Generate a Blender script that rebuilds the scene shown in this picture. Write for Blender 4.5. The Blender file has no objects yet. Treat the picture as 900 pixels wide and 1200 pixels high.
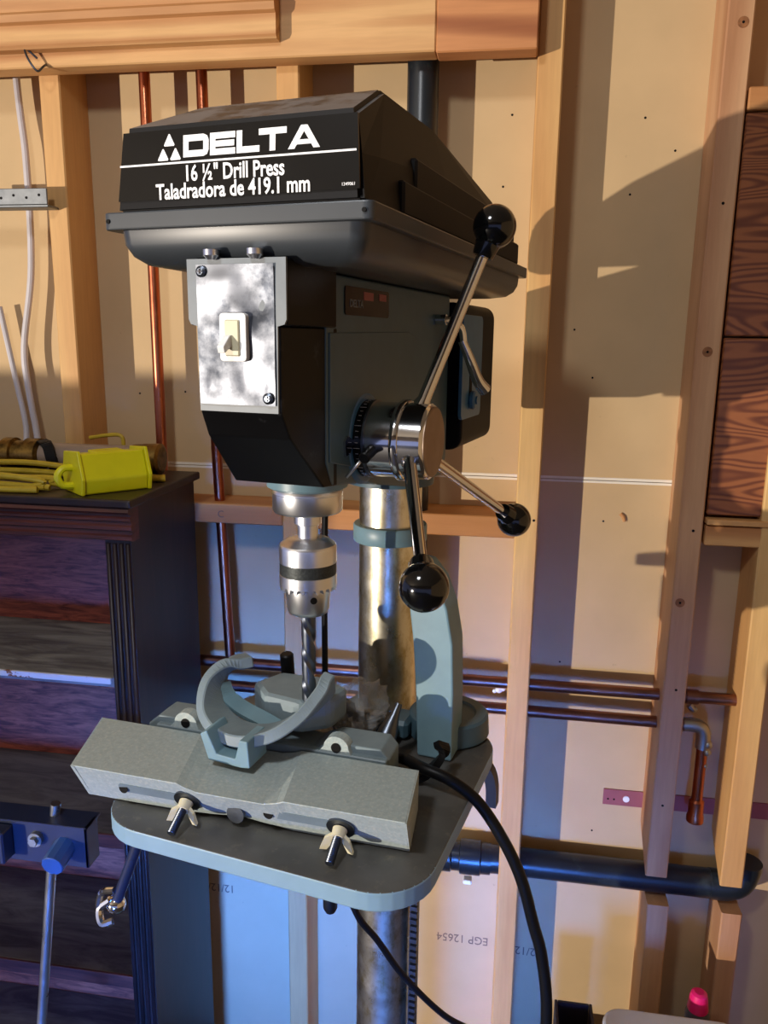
import bpy, bmesh, math, random
from mathutils import Vector, Matrix, noise
random.seed(7)
PI = math.pi
C = bpy.context.scene.collection
sc = bpy.context.scene

# ------------------------------------------------------------------ camera
cam_d = bpy.data.cameras.new('camera'); cam = bpy.data.objects.new('camera', cam_d); C.objects.link(cam)
F = 938.4
cam_d.sensor_fit = 'VERTICAL'; cam_d.sensor_height = 24.0; cam_d.lens = 24.0 * F / 1200.0
cam_d.clip_start = 0.02
down = Vector((395 - 450, 4950 - 600, F)).normalized()          # world down in (right, down, forward)
west = Vector((-5685 - 450, 320 - 600, F)).normalized()
west = (west - down * west.dot(down)).normalized()
ex = -west; ez = -down; ey = ez.cross(ex)
rx = Vector((ex[0], ey[0], ez[0])); rd = Vector((ex[1], ey[1], ez[1])); rf = Vector((ex[2], ey[2], ez[2]))
M = Matrix.Identity(4)
for i in range(3):
    M[i][0] = rx[i]; M[i][1] = -rd[i]; M[i][2] = -rf[i]
M[2][3] = 1.5
cam.matrix_world = M
sc.camera = cam

# ------------------------------------------------------------------ world, lights, exposure
sc.view_settings.view_transform = 'Standard'; sc.view_settings.look = 'None'
sc.view_settings.gamma = 1.0; sc.view_settings.exposure = 0.0; sc.view_settings.use_curve_mapping = False
w = bpy.data.worlds.new('sky'); sc.world = w; w.use_nodes = True
bg = w.node_tree.nodes['Background']; bg.inputs[0].default_value = (0.46, 0.54, 1.0, 1); bg.inputs[1].default_value = 0.58

def lamp(name, kind, loc, aim, power, col, size=None, sy=None):
    d = bpy.data.lights.new(name, kind); d.energy = power; d.color = col
    if kind == 'AREA':
        d.shape = 'RECTANGLE' if sy else 'DISK'; d.size = size
        if sy: d.size_y = sy
    o = bpy.data.objects.new(name, d); C.objects.link(o); o.location = loc
    o.rotation_euler = (Vector(aim) - Vector(loc)).to_track_quat('-Z', 'Y').to_euler()
    return o
# assumed source, unseen: low sun glancing off a windscreen outside the open garage door: it comes in almost level from the left
lamp('assumed_sun_glint', 'AREA', (-3.95, -3.1, 0.70), (0.0, 1.3, 1.3), 315.0, (1.0, 0.88, 0.74), 0.055)
# added narrow blue fill lamp, low behind the viewer, tinting the lower left
fill_lamp = lamp('added_blue_fill', 'AREA', (-0.25, -1.9, 0.34), (-0.46, 1.3, 0.40), 12.0, (0.05, 0.22, 1.0), 0.6, 0.5)
fill_lamp.data.spread = math.radians(30)
# assumed shop lamp under the ceiling, unseen, added to light the fence top
lamp('assumed_ceiling_lamp', 'AREA', (-0.45, -0.05, 2.25), (-0.20, 0.65, 1.1), 7.5, (0.95, 0.97, 1.0), 0.16, 0.16)

# ------------------------------------------------------------------ material helpers
def newmat(name):
    m = bpy.data.materials.new(name); m.use_nodes = True
    nt = m.node_tree; b = nt.nodes['Principled BSDF']
    return m, nt, b
def s2l(c):
    return tuple(((v / 255) / 12.92 if v / 255 <= 0.04045 else ((v / 255 + 0.055) / 1.055) ** 2.4) for v in c) + (1,)
def ramp(nt, stops):
    r = nt.nodes.new('ShaderNodeValToRGB')
    while len(r.color_ramp.elements) < len(stops): r.color_ramp.elements.new(0.5)
    for e, (p, c) in zip(r.color_ramp.elements, stops): e.position = p; e.color = c
    return r
def coords(nt, scale=(1, 1, 1), rot=(0, 0, 0)):
    t = nt.nodes.new('ShaderNodeTexCoord'); mp = nt.nodes.new('ShaderNodeMapping')
    mp.inputs['Scale'].default_value = scale; mp.inputs['Rotation'].default_value = rot
    nt.links.new(t.outputs['Object'], mp.inputs[0]); return mp
def noisen(nt, vec, scale, detail=4, rough=0.55, dist=0.0):
    n = nt.nodes.new('ShaderNodeTexNoise'); n.inputs['Scale'].default_value = scale
    n.inputs['Detail'].default_value = detail; n.inputs['Roughness'].default_value = rough
    n.inputs['Distortion'].default_value = dist; nt.links.new(vec, n.inputs['Vector']); return n
def bump(nt, b, h, strength=0.2, dist=0.001):
    n = nt.nodes.new('ShaderNodeBump'); n.inputs['Strength'].default_value = strength; n.inputs['Distance'].default_value = dist
    nt.links.new(h, n.inputs['Height']); nt.links.new(n.outputs[0], b.inputs['Normal']); return n
def mix(nt, fac, a, bb, mode='MIX'):
    n = nt.nodes.new('ShaderNodeMix'); n.data_type = 'RGBA'; n.blend_type = mode
    for s, v in ((0, fac), (6, a), (7, bb)):
        if hasattr(v, 'links') or hasattr(v, 'is_output'): nt.links.new(v, n.inputs[s])
        else: n.inputs[s].default_value = v
    return n.outputs[2]

def plain(name, col, rough=0.5, metal=0.0, var=0.15, scale=30, bmp=0.0, coat=0.0, dust=None):
    m, nt, b = newmat(name); mp = coords(nt)
    n = noisen(nt, mp.outputs[0], scale, 5)
    c = s2l(col); lo = tuple(v * (1 - var) for v in c[:3]) + (1,); hi = tuple(min(1, v * (1 + var)) for v in c[:3]) + (1,)
    r = ramp(nt, [(0.3, lo), (0.7, hi)]); nt.links.new(n.outputs[0], r.inputs[0]); out = r.outputs[0]
    if dust:
        n2 = noisen(nt, mp.outputs[0], dust[1], 8, 0.7); r2 = ramp(nt, [(dust[2], (0, 0, 0, 1)), (dust[3], (1, 1, 1, 1))])
        nt.links.new(n2.outputs[0], r2.inputs[0]); out = mix(nt, r2.outputs[0], out, s2l(dust[0]))
    nt.links.new(out, b.inputs['Base Color'])
    b.inputs['Roughness'].default_value = rough; b.inputs['Metallic'].default_value = metal
    if coat: b.inputs['Coat Weight'].default_value = coat; b.inputs['Coat Roughness'].default_value = 0.1
    if max(col) < 30: b.inputs['Specular IOR Level'].default_value = 0.18 if rough > 0.3 else 0.35
    if bmp: bump(nt, b, n.outputs[0], bmp, 0.0008)
    return m

def wood(name, light, dark, axis='z', rings=16, dist=5.0, rough=0.62, fine=0.35, knots=True, contrast=(0.25, 0.8), nscale=6, stretch=0.07):
    """grain runs along axis"""
    m, nt, b = newmat(name)
    st = {'z': (1, 1, stretch), 'x': (stretch, 1, 1), 'y': (1, stretch, 1)}[axis]
    mp = coords(nt, st)
    oi = nt.nodes.new('ShaderNodeObjectInfo')
    add = nt.nodes.new('ShaderNodeVectorMath'); add.operation = 'ADD'
    sc_ = nt.nodes.new('ShaderNodeVectorMath'); sc_.operation = 'SCALE'; sc_.inputs['Scale'].default_value = 3.0
    cmb = nt.nodes.new('ShaderNodeCombineXYZ')
    for i in range(3): nt.links.new(oi.outputs['Random'], cmb.inputs[i])
    nt.links.new(cmb.outputs[0], sc_.inputs[0]); nt.links.new(mp.outputs[0], add.inputs[0]); nt.links.new(sc_.outputs[0], add.inputs[1])
    big = noisen(nt, add.outputs[0], nscale, 2, 0.5, 0.4)
    mul = nt.nodes.new('ShaderNodeMath'); mul.operation = 'MULTIPLY'; mul.inputs[1].default_value = rings
    nt.links.new(big.outputs[0], mul.inputs[0])
    sn = nt.nodes.new('ShaderNodeMath'); sn.operation = 'SINE'; m2 = nt.nodes.new('ShaderNodeMath'); m2.operation = 'MULTIPLY'; m2.inputs[1].default_value = dist
    nt.links.new(mul.outputs[0], m2.inputs[0]); nt.links.new(m2.outputs[0], sn.inputs[0])
    mr = nt.nodes.new('ShaderNodeMapRange'); mr.inputs[1].default_value = -1; mr.inputs[2].default_value = 1
    nt.links.new(sn.outputs[0], mr.inputs[0])
    r = ramp(nt, [(contrast[0], s2l(light)), (1.0, s2l(dark))]); nt.links.new(mr.outputs[0], r.inputs[0])
    fn = noisen(nt, add.outputs[0], 160, 3, 0.6); fr = ramp(nt, [(0.35, (0.78, 0.74, 0.7, 1)), (0.62, (1, 1, 1, 1))]); nt.links.new(fn.outputs[0], fr.inputs[0])
    out = mix(nt, fine, r.outputs[0], fr.outputs[0], 'MULTIPLY')
    mp2 = coords(nt); bl = noisen(nt, mp2.outputs[0], 5, 3); br = ramp(nt, [(0.3, (0.82, 0.78, 0.72, 1)), (0.7, (1, 1, 1, 1))]); nt.links.new(bl.outputs[0], br.inputs[0])
    out = mix(nt, 0.6, out, br.outputs[0], 'MULTIPLY')
    nt.links.new(out, b.inputs['Base Color']); b.inputs['Roughness'].default_value = rough
    bump(nt, b, mr.outputs[0], 0.12, 0.0006)
    return m

def streaky(name, col, rough=0.5, var=0.3, sc_=(1, 8, 8), scale=6, bmp=0.1, col2=None, coat=0):
    m, nt, b = newmat(name); mp = coords(nt, sc_)
    n = noisen(nt, mp.outputs[0], scale, 8, 0.65, 1.2)
    c = s2l(col); c2 = s2l(col2) if col2 else tuple(v * (1 - var) for v in c[:3]) + (1,)
    r = ramp(nt, [(0.38, c2), (0.62, c)]); nt.links.new(n.outputs[0], r.inputs[0]); nt.links.new(r.outputs[0], b.inputs['Base Color'])
    b.inputs['Roughness'].default_value = rough
    if coat: b.inputs['Coat Weight'].default_value = coat
    bump(nt, b, n.outputs[0], bmp, 0.001)
    return m

def metal(name, col, rough=0.2, rust=None, bmp=0.0, scale=40, aniso=0):
    m, nt, b = newmat(name); mp = coords(nt)
    n = noisen(nt, mp.outputs[0], scale, 5); rr = nt.nodes.new('ShaderNodeMapRange')
    rr.inputs[3].default_value = rough * 0.6; rr.inputs[4].default_value = rough * 1.5
    nt.links.new(n.outputs[0], rr.inputs[0]); nt.links.new(rr.outputs[0], b.inputs['Roughness'])
    b.inputs['Metallic'].default_value = 1.0; b.inputs['Base Color'].default_value = s2l(col)
    if rust:
        mp2 = coords(nt, rust[2]); n2 = noisen(nt, mp2.outputs[0], rust[1], 7, 0.7); r2 = ramp(nt, [(rust[3], (0, 0, 0, 1)), (rust[4], (1, 1, 1, 1))])
        nt.links.new(n2.outputs[0], r2.inputs[0])
        nt.links.new(mix(nt, r2.outputs[0], s2l(col), s2l(rust[0])), b.inputs['Base Color'])
    if bmp: bump(nt, b, n.outputs[0], bmp, 0.002)
    return m

MT = {}
MT['drywall'] = plain('drywall_paper', (200, 172, 130), 0.85, var=0.05, scale=9, dust=((150, 124, 92), 42, 0.66, 0.78), bmp=0.05)
MT['seam'] = plain('seam_paper', (235, 228, 212), 0.8, var=0.04)
MT['stud'] = wood('pine_stud', (230, 190, 126), (210, 160, 100), 'z', rings=7, dist=2.0)
MT['stud2'] = wood('fir_stud', (208, 164, 124), (184, 134, 96), 'z', rings=8, dist=2.2)
MT['studx'] = wood('pine_block', (222, 172, 112), (188, 130, 78), 'x', rings=8, dist=2.0)
MT['fascia'] = wood('fir_board', (220, 174, 118), (192, 138, 86), 'x', rings=11, dist=4.0)
MT['fascia2'] = wood('fir_board_dark', (206, 142, 90), (158, 94, 52), 'x', rings=14, dist=5.5)
MT['ply'] = wood('stained_ply', (160, 100, 62), (112, 64, 42), 'x', rings=26, dist=6.0, rough=0.35, nscale=11, stretch=0.16)
MT['black'] = plain('black_plastic', (10, 10, 12), 0.36, var=0.2, scale=16, bmp=0.15, dust=((70, 72, 76), 26, 0.60, 0.80))
MT['blackside'] = plain('black_plastic_sides', (17, 16, 17), 0.55, var=0.2, scale=16, bmp=0.15)
MT['coverdust'] = plain('dusty_black_plastic', (84, 86, 88), 0.42, var=0.2, scale=9, dust=((28, 29, 31), 14, 0.52, 0.60))
MT['pan'] = plain('grey_black_plastic', (56, 61, 66), 0.36, var=0.15, scale=10)
MT['label'] = plain('label_black', (10, 10, 11), 0.22, var=0.2, dust=((46, 48, 50), 18, 0.62, 0.85))
MT['white'] = plain('white_print', (242, 242, 242), 0.5, var=0.02)
MT['bezel'] = plain('grey_frame', (108, 116, 122), 0.45, var=0.1, scale=60, bmp=0.1)
MT['plate'] = metal('bright_plate', (126, 130, 138), 0.40, rust=((66, 70, 78), 22, (1, 1, 1), 0.42, 0.62), scale=12)
MT['toggle'] = plain('ivory_toggle', (196, 190, 160), 0.4, var=0.05)
MT['togglew'] = plain('white_toggle_frame', (226, 226, 224), 0.4, var=0.05)
MT['cast'] = plain('blue_grey_paint', (66, 92, 104), 0.45, var=0.07, scale=50, bmp=0.08)
MT['castblue'] = plain('blue_paint', (60, 108, 146), 0.4, var=0.08, scale=50)
MT['post'] = plain('light_blue_grey_paint', (112, 144, 156), 0.4, var=0.1, scale=30, bmp=0.08)
MT['fence'] = plain('hammered_grey_paint', (160, 174, 174), 0.45, var=0.1, scale=260, bmp=0.35, dust=((190, 194, 186), 320, 0.5, 0.7))
MT['fork'] = plain('cast_grey_paint', (118, 134, 140), 0.5, var=0.12, scale=40, bmp=0.2)
MT['chrome'] = metal('chrome', (214, 214, 216), 0.10)
MT['steel'] = metal('turned_steel', (224, 226, 230), 0.30, scale=20)
MT['hubface'] = metal('brushed_cap', (150, 132, 118), 0.45)
MT['darksteel'] = metal('dark_steel', (92, 98, 108), 0.34)
MT['knurl'] = plain('knurled_band', (58, 62, 62), 0.5, metal=0.6, var=0.3, scale=400, bmp=0.4)
MT['column'] = metal('worn_column', (228, 222, 200), 0.30, rust=((186, 170, 124), 60, (1, 1, 0.6), 0.46, 0.66))
MT['ball'] = plain('black_phenolic', (8, 8, 9), 0.12, var=0.1, coat=0.5)
MT['tabletop'] = plain('worn_iron_table', (88, 87, 84), 0.45, metal=0.2, var=0.3, scale=16, bmp=0.15, dust=((128, 122, 108), 60, 0.56, 0.82))
MT['tableedge'] = plain('pale_blue_paint', (128, 160, 176), 0.45, var=0.06, scale=30)
MT['copper'] = metal('copper_pipe', (190, 110, 78), 0.32, rust=((140, 78, 54), 12, (1, 1, 0.3), 0.45, 0.65))
MT['copperh'] = metal('dull_copper_pipe', (150, 108, 92), 0.36, rust=((96, 62, 56), 12, (0.3, 1, 1), 0.45, 0.65))
MT['solder'] = metal('solder_grey', (170, 168, 160), 0.4)
MT['abs'] = plain('black_drain_pipe', (26, 32, 38), 0.32, var=0.25, scale=10, dust=((70, 80, 78), 14, 0.55, 0.8))
MT['rubber'] = plain('black_rubber', (14, 15, 17), 0.42, var=0.15)
MT['cable'] = plain('white_cable', (196, 192, 196), 0.5, var=0.05)
MT['galv'] = metal('galvanised_strip', (128, 132, 136), 0.5, bmp=0.1)
MT['cabinet'] = streaky('mahogany_stain', (100, 50, 40), 0.38, sc_=(0.35, 1, 3), scale=14, col2=(56, 24, 24))
MT['cabdark'] = streaky('dark_mahogany', (40, 23, 23), 0.42, sc_=(2, 2, 0.3), scale=12, col2=(20, 10, 12))
MT['cabback'] = streaky('red_plywood', (186, 96, 70), 0.5, sc_=(0.6, 1, 4.2), scale=20, col2=(104, 46, 40))
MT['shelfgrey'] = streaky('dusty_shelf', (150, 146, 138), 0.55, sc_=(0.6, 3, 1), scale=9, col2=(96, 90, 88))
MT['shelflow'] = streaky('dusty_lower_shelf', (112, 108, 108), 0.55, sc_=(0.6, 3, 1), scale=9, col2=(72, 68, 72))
MT['chippaint'] = plain('chipped_white_paint', (214, 210, 202), 0.6, var=0.03, scale=20, dust=((140, 84, 44), 11, 0.55, 0.57))
MT['yellow'] = plain('yellow_box', (222, 214, 20), 0.38, var=0.06, scale=20, dust=((120, 110, 30), 20, 0.66, 0.8))
MT['yellowcord'] = plain('yellow_cord', (186, 160, 40), 0.5, var=0.12, scale=60)
MT['brass'] = metal('tarnished_brass', (150, 124, 70), 0.4, rust=((60, 46, 26), 20, (1, 1, 1), 0.45, 0.65))
MT['tan'] = plain('dusty_tube', (150, 132, 116), 0.35, var=0.15, scale=12)
MT['toolblue'] = plain('dark_blue_bar', (24, 34, 60), 0.4, var=0.1)
MT['toolblue2'] = plain('blue_knob', (34, 72, 130), 0.45, var=0.15)
MT['rod'] = metal('steel_rod', (196, 200, 206), 0.3)
MT['pink'] = plain('pink_cap', (226, 28, 108), 0.35, var=0.05)
MT['bottle'] = plain('grey_bottle', (62, 56, 62), 0.4)
MT['tub'] = plain('white_tub', (206, 206, 214), 0.45, var=0.04)
MT['crate'] = plain('dark_crate', (44, 34, 38), 0.5)
MT['redstrip'] = plain('red_plate_paint', (150, 82, 82), 0.55, var=0.1)
MT['ivory'] = plain('ivory_wing', (206, 198, 166), 0.5, var=0.08)
MT['ink'] = plain('stamp_ink', (120, 100, 84), 0.9, var=0.3)
MT['hole'] = plain('dark_hole', (10, 9, 9), 0.7)
MT['knot'] = plain('pine_knot', (146, 96, 58), 0.6, var=0.35, scale=120)
MT['concrete'] = plain('concrete_floor', (70, 68, 68), 0.8, var=0.12, scale=4)
MT['ceil'] = plain('ceiling_board', (150, 140, 126), 0.9, var=0.05)
m, nt, b = newmat('clear_bag'); b.inputs['Base Color'].default_value = (0.75, 0.78, 0.8, 1); b.inputs['Roughness'].default_value = 0.15
b.inputs['Alpha'].default_value = 0.28; MT['bag'] = m

# ------------------------------------------------------------------ mesh helpers
def box(bm, x0, x1, y0, y1, z0, z1, bev=0.0, seg=1):
    r = bmesh.ops.create_cube(bm, size=1.0); vs = r['verts']
    bmesh.ops.scale(bm, vec=(x1 - x0, y1 - y0, z1 - z0), verts=vs)
    bmesh.ops.translate(bm, vec=((x0 + x1) / 2, (y0 + y1) / 2, (z0 + z1) / 2), verts=vs)
    if bev:
        es = list({e for v in vs for e in v.link_edges})
        bmesh.ops.bevel(bm, geom=es, offset=bev, segments=seg, affect='EDGES', profile=0.5)
    return vs
def frame_of(p0, p1):
    z = (p1 - p0).normalized(); a = Vector((0, 0, 1)) if abs(z.z) < 0.9 else Vector((1, 0, 0))
    x = a.cross(z).normalized(); return x, z.cross(x), z
def lathe(bm, p0, p1, prof, seg=24, smooth=True, cap=True):
    """prof: list of (distance along axis from p0, radius)"""
    p0 = Vector(p0); p1 = Vector(p1); x, y, z = frame_of(p0, p1); rings = []
    for d, r in prof:
        rings.append([bm.verts.new(p0 + z * d + (x * math.cos(2 * PI * k / seg) + y * math.sin(2 * PI * k / seg)) * max(r, 1e-5)) for k in range(seg)])
    for a, b_ in zip(rings, rings[1:]):
        for k in range(seg):
            f = bm.faces.new((a[k], a[(k + 1) % seg], b_[(k + 1) % seg], b_[k])); f.smooth = smooth
    if cap:
        bm.faces.new(list(reversed(rings[0]))); bm.faces.new(rings[-1])
    return rings
def cyl(bm, p0, p1, r0, r1=None, seg=20, bev=0.0):
    L = (Vector(p1) - Vector(p0)).length; r1 = r0 if r1 is None else r1
    prof = [(0, r0), (L, r1)]
    if bev: prof = [(0, r0 - bev), (bev, r0), (L - bev, r1), (L, r1 - bev)]
    lathe(bm, p0, p1, prof, seg)
def ball(bm, c, r, seg=24):
    s = bmesh.ops.create_uvsphere(bm, u_segments=seg, v_segments=seg // 2 + 2, radius=r)
    bmesh.ops.translate(bm, vec=c, verts=s['verts'])
    for v in s['verts']:
        for f in v.link_faces: f.smooth = True
def catmull(pts, n=8):
    pts = [Vector(p) for p in pts]; P = [2 * pts[0] - pts[1]] + pts + [2 * pts[-1] - pts[-2]]; out = []
    for i in range(1, len(P) - 2):
        for k in range(n):
            t = k / n; a, b_, c, d = P[i - 1:i + 3]
            out.append(0.5 * ((2 * b_) + (c - a) * t + (2 * a - 5 * b_ + 4 * c - d) * t * t + (3 * b_ - a - 3 * c + d) * t ** 3))
    out.append(pts[-1]); return out
def tube(bm, pts, r, seg=10, smooth=8, rad=None):
    pts = catmull(pts, smooth) if smooth else [Vector(p) for p in pts]
    rings = []; up = Vector((0.13, 0.2, 1)).normalized()
    for i, p in enumerate(pts):
        t = (pts[min(i + 1, len(pts) - 1)] - pts[max(i - 1, 0)]).normalized()
        x = up.cross(t)
        if x.length < 1e-3: x = Vector((1, 0, 0)).cross(t)
        x.normalize(); y = t.cross(x); up = y
        up = t.cross(x) if abs(t.z) < 0.99 else y
        up = (up if up.length > 0 else Vector((0, 0, 1)))
        q = rad(i / (len(pts) - 1)) * r if rad else r
        rings.append([bm.verts.new(p + (x * math.cos(2 * PI * k / seg) + y * math.sin(2 * PI * k / seg)) * q) for k in range(seg)])
        up = y
    for a, b_ in zip(rings, rings[1:]):
        for k in range(seg):
            f = bm.faces.new((a[k], a[(k + 1) % seg], b_[(k + 1) % seg], b_[k])); f.smooth = True
    bm.faces.new(list(reversed(rings[0]))); bm.faces.new(rings[-1])
def prism(bm, poly, axis, lo, hi, bev=0.0):
    """poly: 2-D points; axis x -> (y,z), y -> (x,z), z -> (x,y)"""
    def mk(p, d): return {'x': (d, p[0], p[1]), 'y': (p[0], d, p[1]), 'z': (p[0], p[1], d)}[axis]
    a = [bm.verts.new(mk(p, lo)) for p in poly]; b_ = [bm.verts.new(mk(p, hi)) for p in poly]; n = len(poly)
    fs = [bm.faces.new(list(reversed(a))), bm.faces.new(b_)]
    for k in range(n): fs.append(bm.faces.new((a[k], a[(k + 1) % n], b_[(k + 1) % n], b_[k])))
    bmesh.ops.recalc_face_normals(bm, faces=fs)
    if bev:
        bmesh.ops.bevel(bm, geom=list({e for f in fs for e in f.edges}), offset=bev, segments=2, affect='EDGES', profile=0.5)
    return a, b_
def ribbon(bm, pts, wdir, width, thick, n=6, wfun=None):
    """rectangular section swept along pts; width along wdir"""
    pts = catmull(pts, n); rings = []; 
    for i, p in enumerate(pts):
        t = (pts[min(i + 1, len(pts) - 1)] - pts[max(i - 1, 0)]).normalized()
        wv = (Vector(wdir) - t * t.dot(Vector(wdir))).normalized(); nv = t.cross(wv)
        s = wfun(i / (len(pts) - 1)) if wfun else 1
        a = wv * width / 2 * s; c = nv * thick / 2
        rings.append([bm.verts.new(p + q) for q in (a + c, a - c, -a - c, -a + c)])
    for a, b_ in zip(rings, rings[1:]):
        for k in range(4): bm.faces.new((a[k], a[(k + 1) % 4], b_[(k + 1) % 4], b_[k]))
    bm.faces.new(list(reversed(rings[0]))); bm.faces.new(rings[-1])
def rrect(x0, x1, y0, y1, r, n=5):
    out = []
    for cx, cy, a0 in ((x1 - r, y1 - r, 0), (x0 + r, y1 - r, 90), (x0 + r, y0 + r, 180), (x1 - r, y0 + r, 270)):
        for k in range(n + 1):
            a = math.radians(a0 + 90 * k / n); out.append((cx + r * math.cos(a), cy + r * math.sin(a)))
    return out

OFF = {}
def tag(o, label=None, cat=None, group=None, kind=None):
    if label: o['label'] = label
    if cat: o['category'] = cat
    if group: o['group'] = group
    if kind: o['kind'] = kind
    return o
def thing(name, label, cat, loc=(0, 0, 0), rz=0.0, off=(0, 0, 0), group=None, kind=None):
    """Empty at the thing's base. Its parts are modelled in a frame where that base is 'off'."""
    o = bpy.data.objects.new(name, None); C.objects.link(o); o.empty_display_size = 0.05
    o.location = loc; o.rotation_euler = (0, 0, rz); OFF[o.name] = Vector(off)
    return tag(o, label, cat, group, kind)
def obj(name, bm, mat, parent=None, label=None, kind=None, autosmooth=None, off=None):
    bmesh.ops.remove_doubles(bm, verts=bm.verts, dist=1e-6)
    bmesh.ops.recalc_face_normals(bm, faces=bm.faces)
    for e in bm.edges:
        if len(e.link_faces) == 2 and e.calc_face_angle(0) > 0.6: e.smooth = False
    me = bpy.data.meshes.new(name)
    root = parent
    while root is not None and root.parent is not None: root = root.parent
    o3 = OFF.get(root.name, Vector()) if root else (Vector(off) if off else Vector())
    if o3.length: bmesh.ops.translate(bm, vec=-o3, verts=bm.verts)
    bm.to_mesh(me); bm.free()
    for mm in (mat if isinstance(mat, (list, tuple)) else [mat]): me.materials.append(mm)
    o = bpy.data.objects.new(name, me); C.objects.link(o)
    if parent: o.parent = parent
    elif off: o.location = off
    if label: o['label'] = label
    if kind: o['kind'] = kind
    return o
def B(): return bmesh.new()
def solo(name, bm, mat, label, cat, group=None, off=None, kind=None):
    return tag(obj(name, bm, mat, None, off=off), label, cat, group, kind)
def text_mesh(name, s, mat, parent, loc, size, sx=1.0, bold=0.0, align='CENTER', rot=(PI / 2, 0, 0), ext=0.0002, roll=0.0):
    cu = bpy.data.curves.new(name, 'FONT'); cu.body = s; cu.size = size; cu.align_x = align; cu.align_y = 'CENTER'
    cu.offset = bold; cu.extrude = ext; cu.resolution_u = 3
    t = bpy.data.objects.new(name, cu); C.objects.link(t)
    dg = bpy.context.evaluated_depsgraph_get(); me = bpy.data.meshes.new_from_object(t.evaluated_get(dg))
    bpy.data.objects.remove(t)
    root = parent
    while root.parent is not None: root = root.parent
    o3 = OFF.get(root.name, Vector())
    mt = Matrix.Translation(Vector(loc) - o3) @ Matrix.Rotation(rot[2], 4, 'Z') @ Matrix.Rotation(rot[0], 4, 'X') @ Matrix.Rotation(roll, 4, 'Z') @ Matrix.Diagonal((sx, 1, 1, 1))
    me.transform(mt); me.materials.clear(); me.materials.append(mat)
    o = bpy.data.objects.new(name, me); C.objects.link(o); o.parent = parent
    return o

# ------------------------------------------------------------------ the setting
SF, WY = 1.338, 1.427         # stud faces, drywall
def struct(name): 
    o = bpy.data.objects.new(name, None); C.objects.link(o); o['kind'] = 'structure'; return o
bm = B(); box(bm, -5, 2.6, -9, 1.6, -0.1, 0); obj('floor', bm, MT['concrete'], kind='structure')
bm = B(); box(bm, -6.0, 2.6, -2.6, 1.6, 2.46, 2.54); obj('ceiling', bm, MT['ceil'], kind='structure')
bm = B(); box(bm, -6.0, 2.6, -2.72, -2.6, 1.75, 2.54); obj('wall_front', bm, MT['ceil'], kind='structure')
bm = B(); box(bm, 2.4, 2.6, -2.6, 1.6, 0, 2.46); obj('wall_right', bm, MT['drywall'], kind='structure')
bm = B(); box(bm, -2.7, -1.62, -0.26, -0.16, 0, 1.16); obj('shade_partition', bm, MT['cabdark'], kind='structure')  # unseen low partition, added to keep the low glint off the lower left
wall = struct('wall_back')
bm = B(); box(bm, -3.0, 2.4, WY, WY + 0.013, 1.2632, 2.46); obj('drywall_sheet', bm, MT['drywall'], wall)
bm = B(); box(bm, -3.0, 2.4, WY, WY + 0.013, 0.0, 1.2622); obj('drywall_sheet', bm, MT['drywall'], wall)
bm = B(); box(bm, -3.0, 2.4, WY + 0.006, WY + 0.02, 1.2615, 1.2640)
obj('joint_shadow', bm, MT['hole'], wall)
for z0, z1 in ((1.2580, 1.2621), (1.2633, 1.2680)):
    bm = B(); box(bm, -3.0, 2.4, WY - 0.0008, WY + 0.001, z0, z1); obj('sheet_edge', bm, MT['seam'], wall)
def stud(x0, x1, z0, z1, mat='stud', y0=SF, y1=WY - 0.0005, lean=0.0, name='stud', cut=0.0):
    """lean: shift of the foot in x ; the edges are sawn, slightly uneven"""
    bm = B(); n = 9; rows = []
    for k in range(n):
        t = k / (n - 1); z = z0 + (z1 - z0) * t; dx = lean * (1 - t)
        j = [random.uniform(-0.0006, 0.0006) for _ in range(4)]
        b_ = 0.0022
        pts = [(x0 + b_ + dx + j[0], y0), (x0 + dx + j[0], y0 + b_), (x0 + dx, y1), (x1 + dx, y1), (x1 + dx + j[1], y0 + b_), (x1 - b_ + dx + j[1], y0)]
        zz = z
        rows.append([bm.verts.new((px, py, zz + (cut if (k == 0 and py > y0 + 0.01) else 0))) for px, py in pts])
    for a, c in zip(rows, rows[1:]):
        for k in range(6): bm.faces.new((a[k], a[(k + 1) % 6], c[(k + 1) % 6], c[k]))
    bm.faces.new(rows[0]); bm.faces.new(rows[-1])
    return obj(name, bm, MT[mat], wall)
stud(-0.797, -0.760, 0, 2.46)
stud(-0.391, -0.353, 0, 2.46)
stud(0.016, 0.0535, 0, 2.46)
sB = stud(0.284, 0.3215, 0.557, 2.46, 'stud2', cut=0.055, lean=-0.006)
stud(0.288, 0.3255, 0, 0.494, 'stud2', y0=SF + 0.006)
stud(0.407, 0.445, 0.553, 2.46, 'stud', cut=0.06)
stud(0.417, 0.452, 0, 0.494, 'stud2', y0=SF + 0.006)
stud(-1.204, -1.166, 0, 2.46)
stud(0.70, 0.738, 0, 2.46)
for x0, x1, z0, z1, mt in ((-0.7595, -0.3915, 1.1735, 1.2085, 'studx'), (-0.3525, 0.0155, 1.1715, 1.2085, 'studx'), (0.3225, 0.6995, 1.176, 1.209, 'studx'), (0.3225, 0.6995, 1.836, 1.867, 'studx')):
    bm = B(); box(bm, x0, x1, SF + 0.001, WY - 0.001, z0, z1, 0.0018); obj('blocking', bm, MT[mt], wall)
bm = B(); box(bm, 0.3225, 0.6995, SF - 0.004, WY - 0.02, 1.2115, 1.2205, 0.001); obj('ledge_strip', bm, MT['studx'], wall)
for z0, z1 in ((1.226, 1.5085), (1.5115, 1.8335)):
    bm = B(); box(bm, 0.3235, 0.6995, SF + 0.008, SF + 0.024, z0, z1, 0.002); obj('plywood_panel', bm, MT['ply'], wall)
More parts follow.
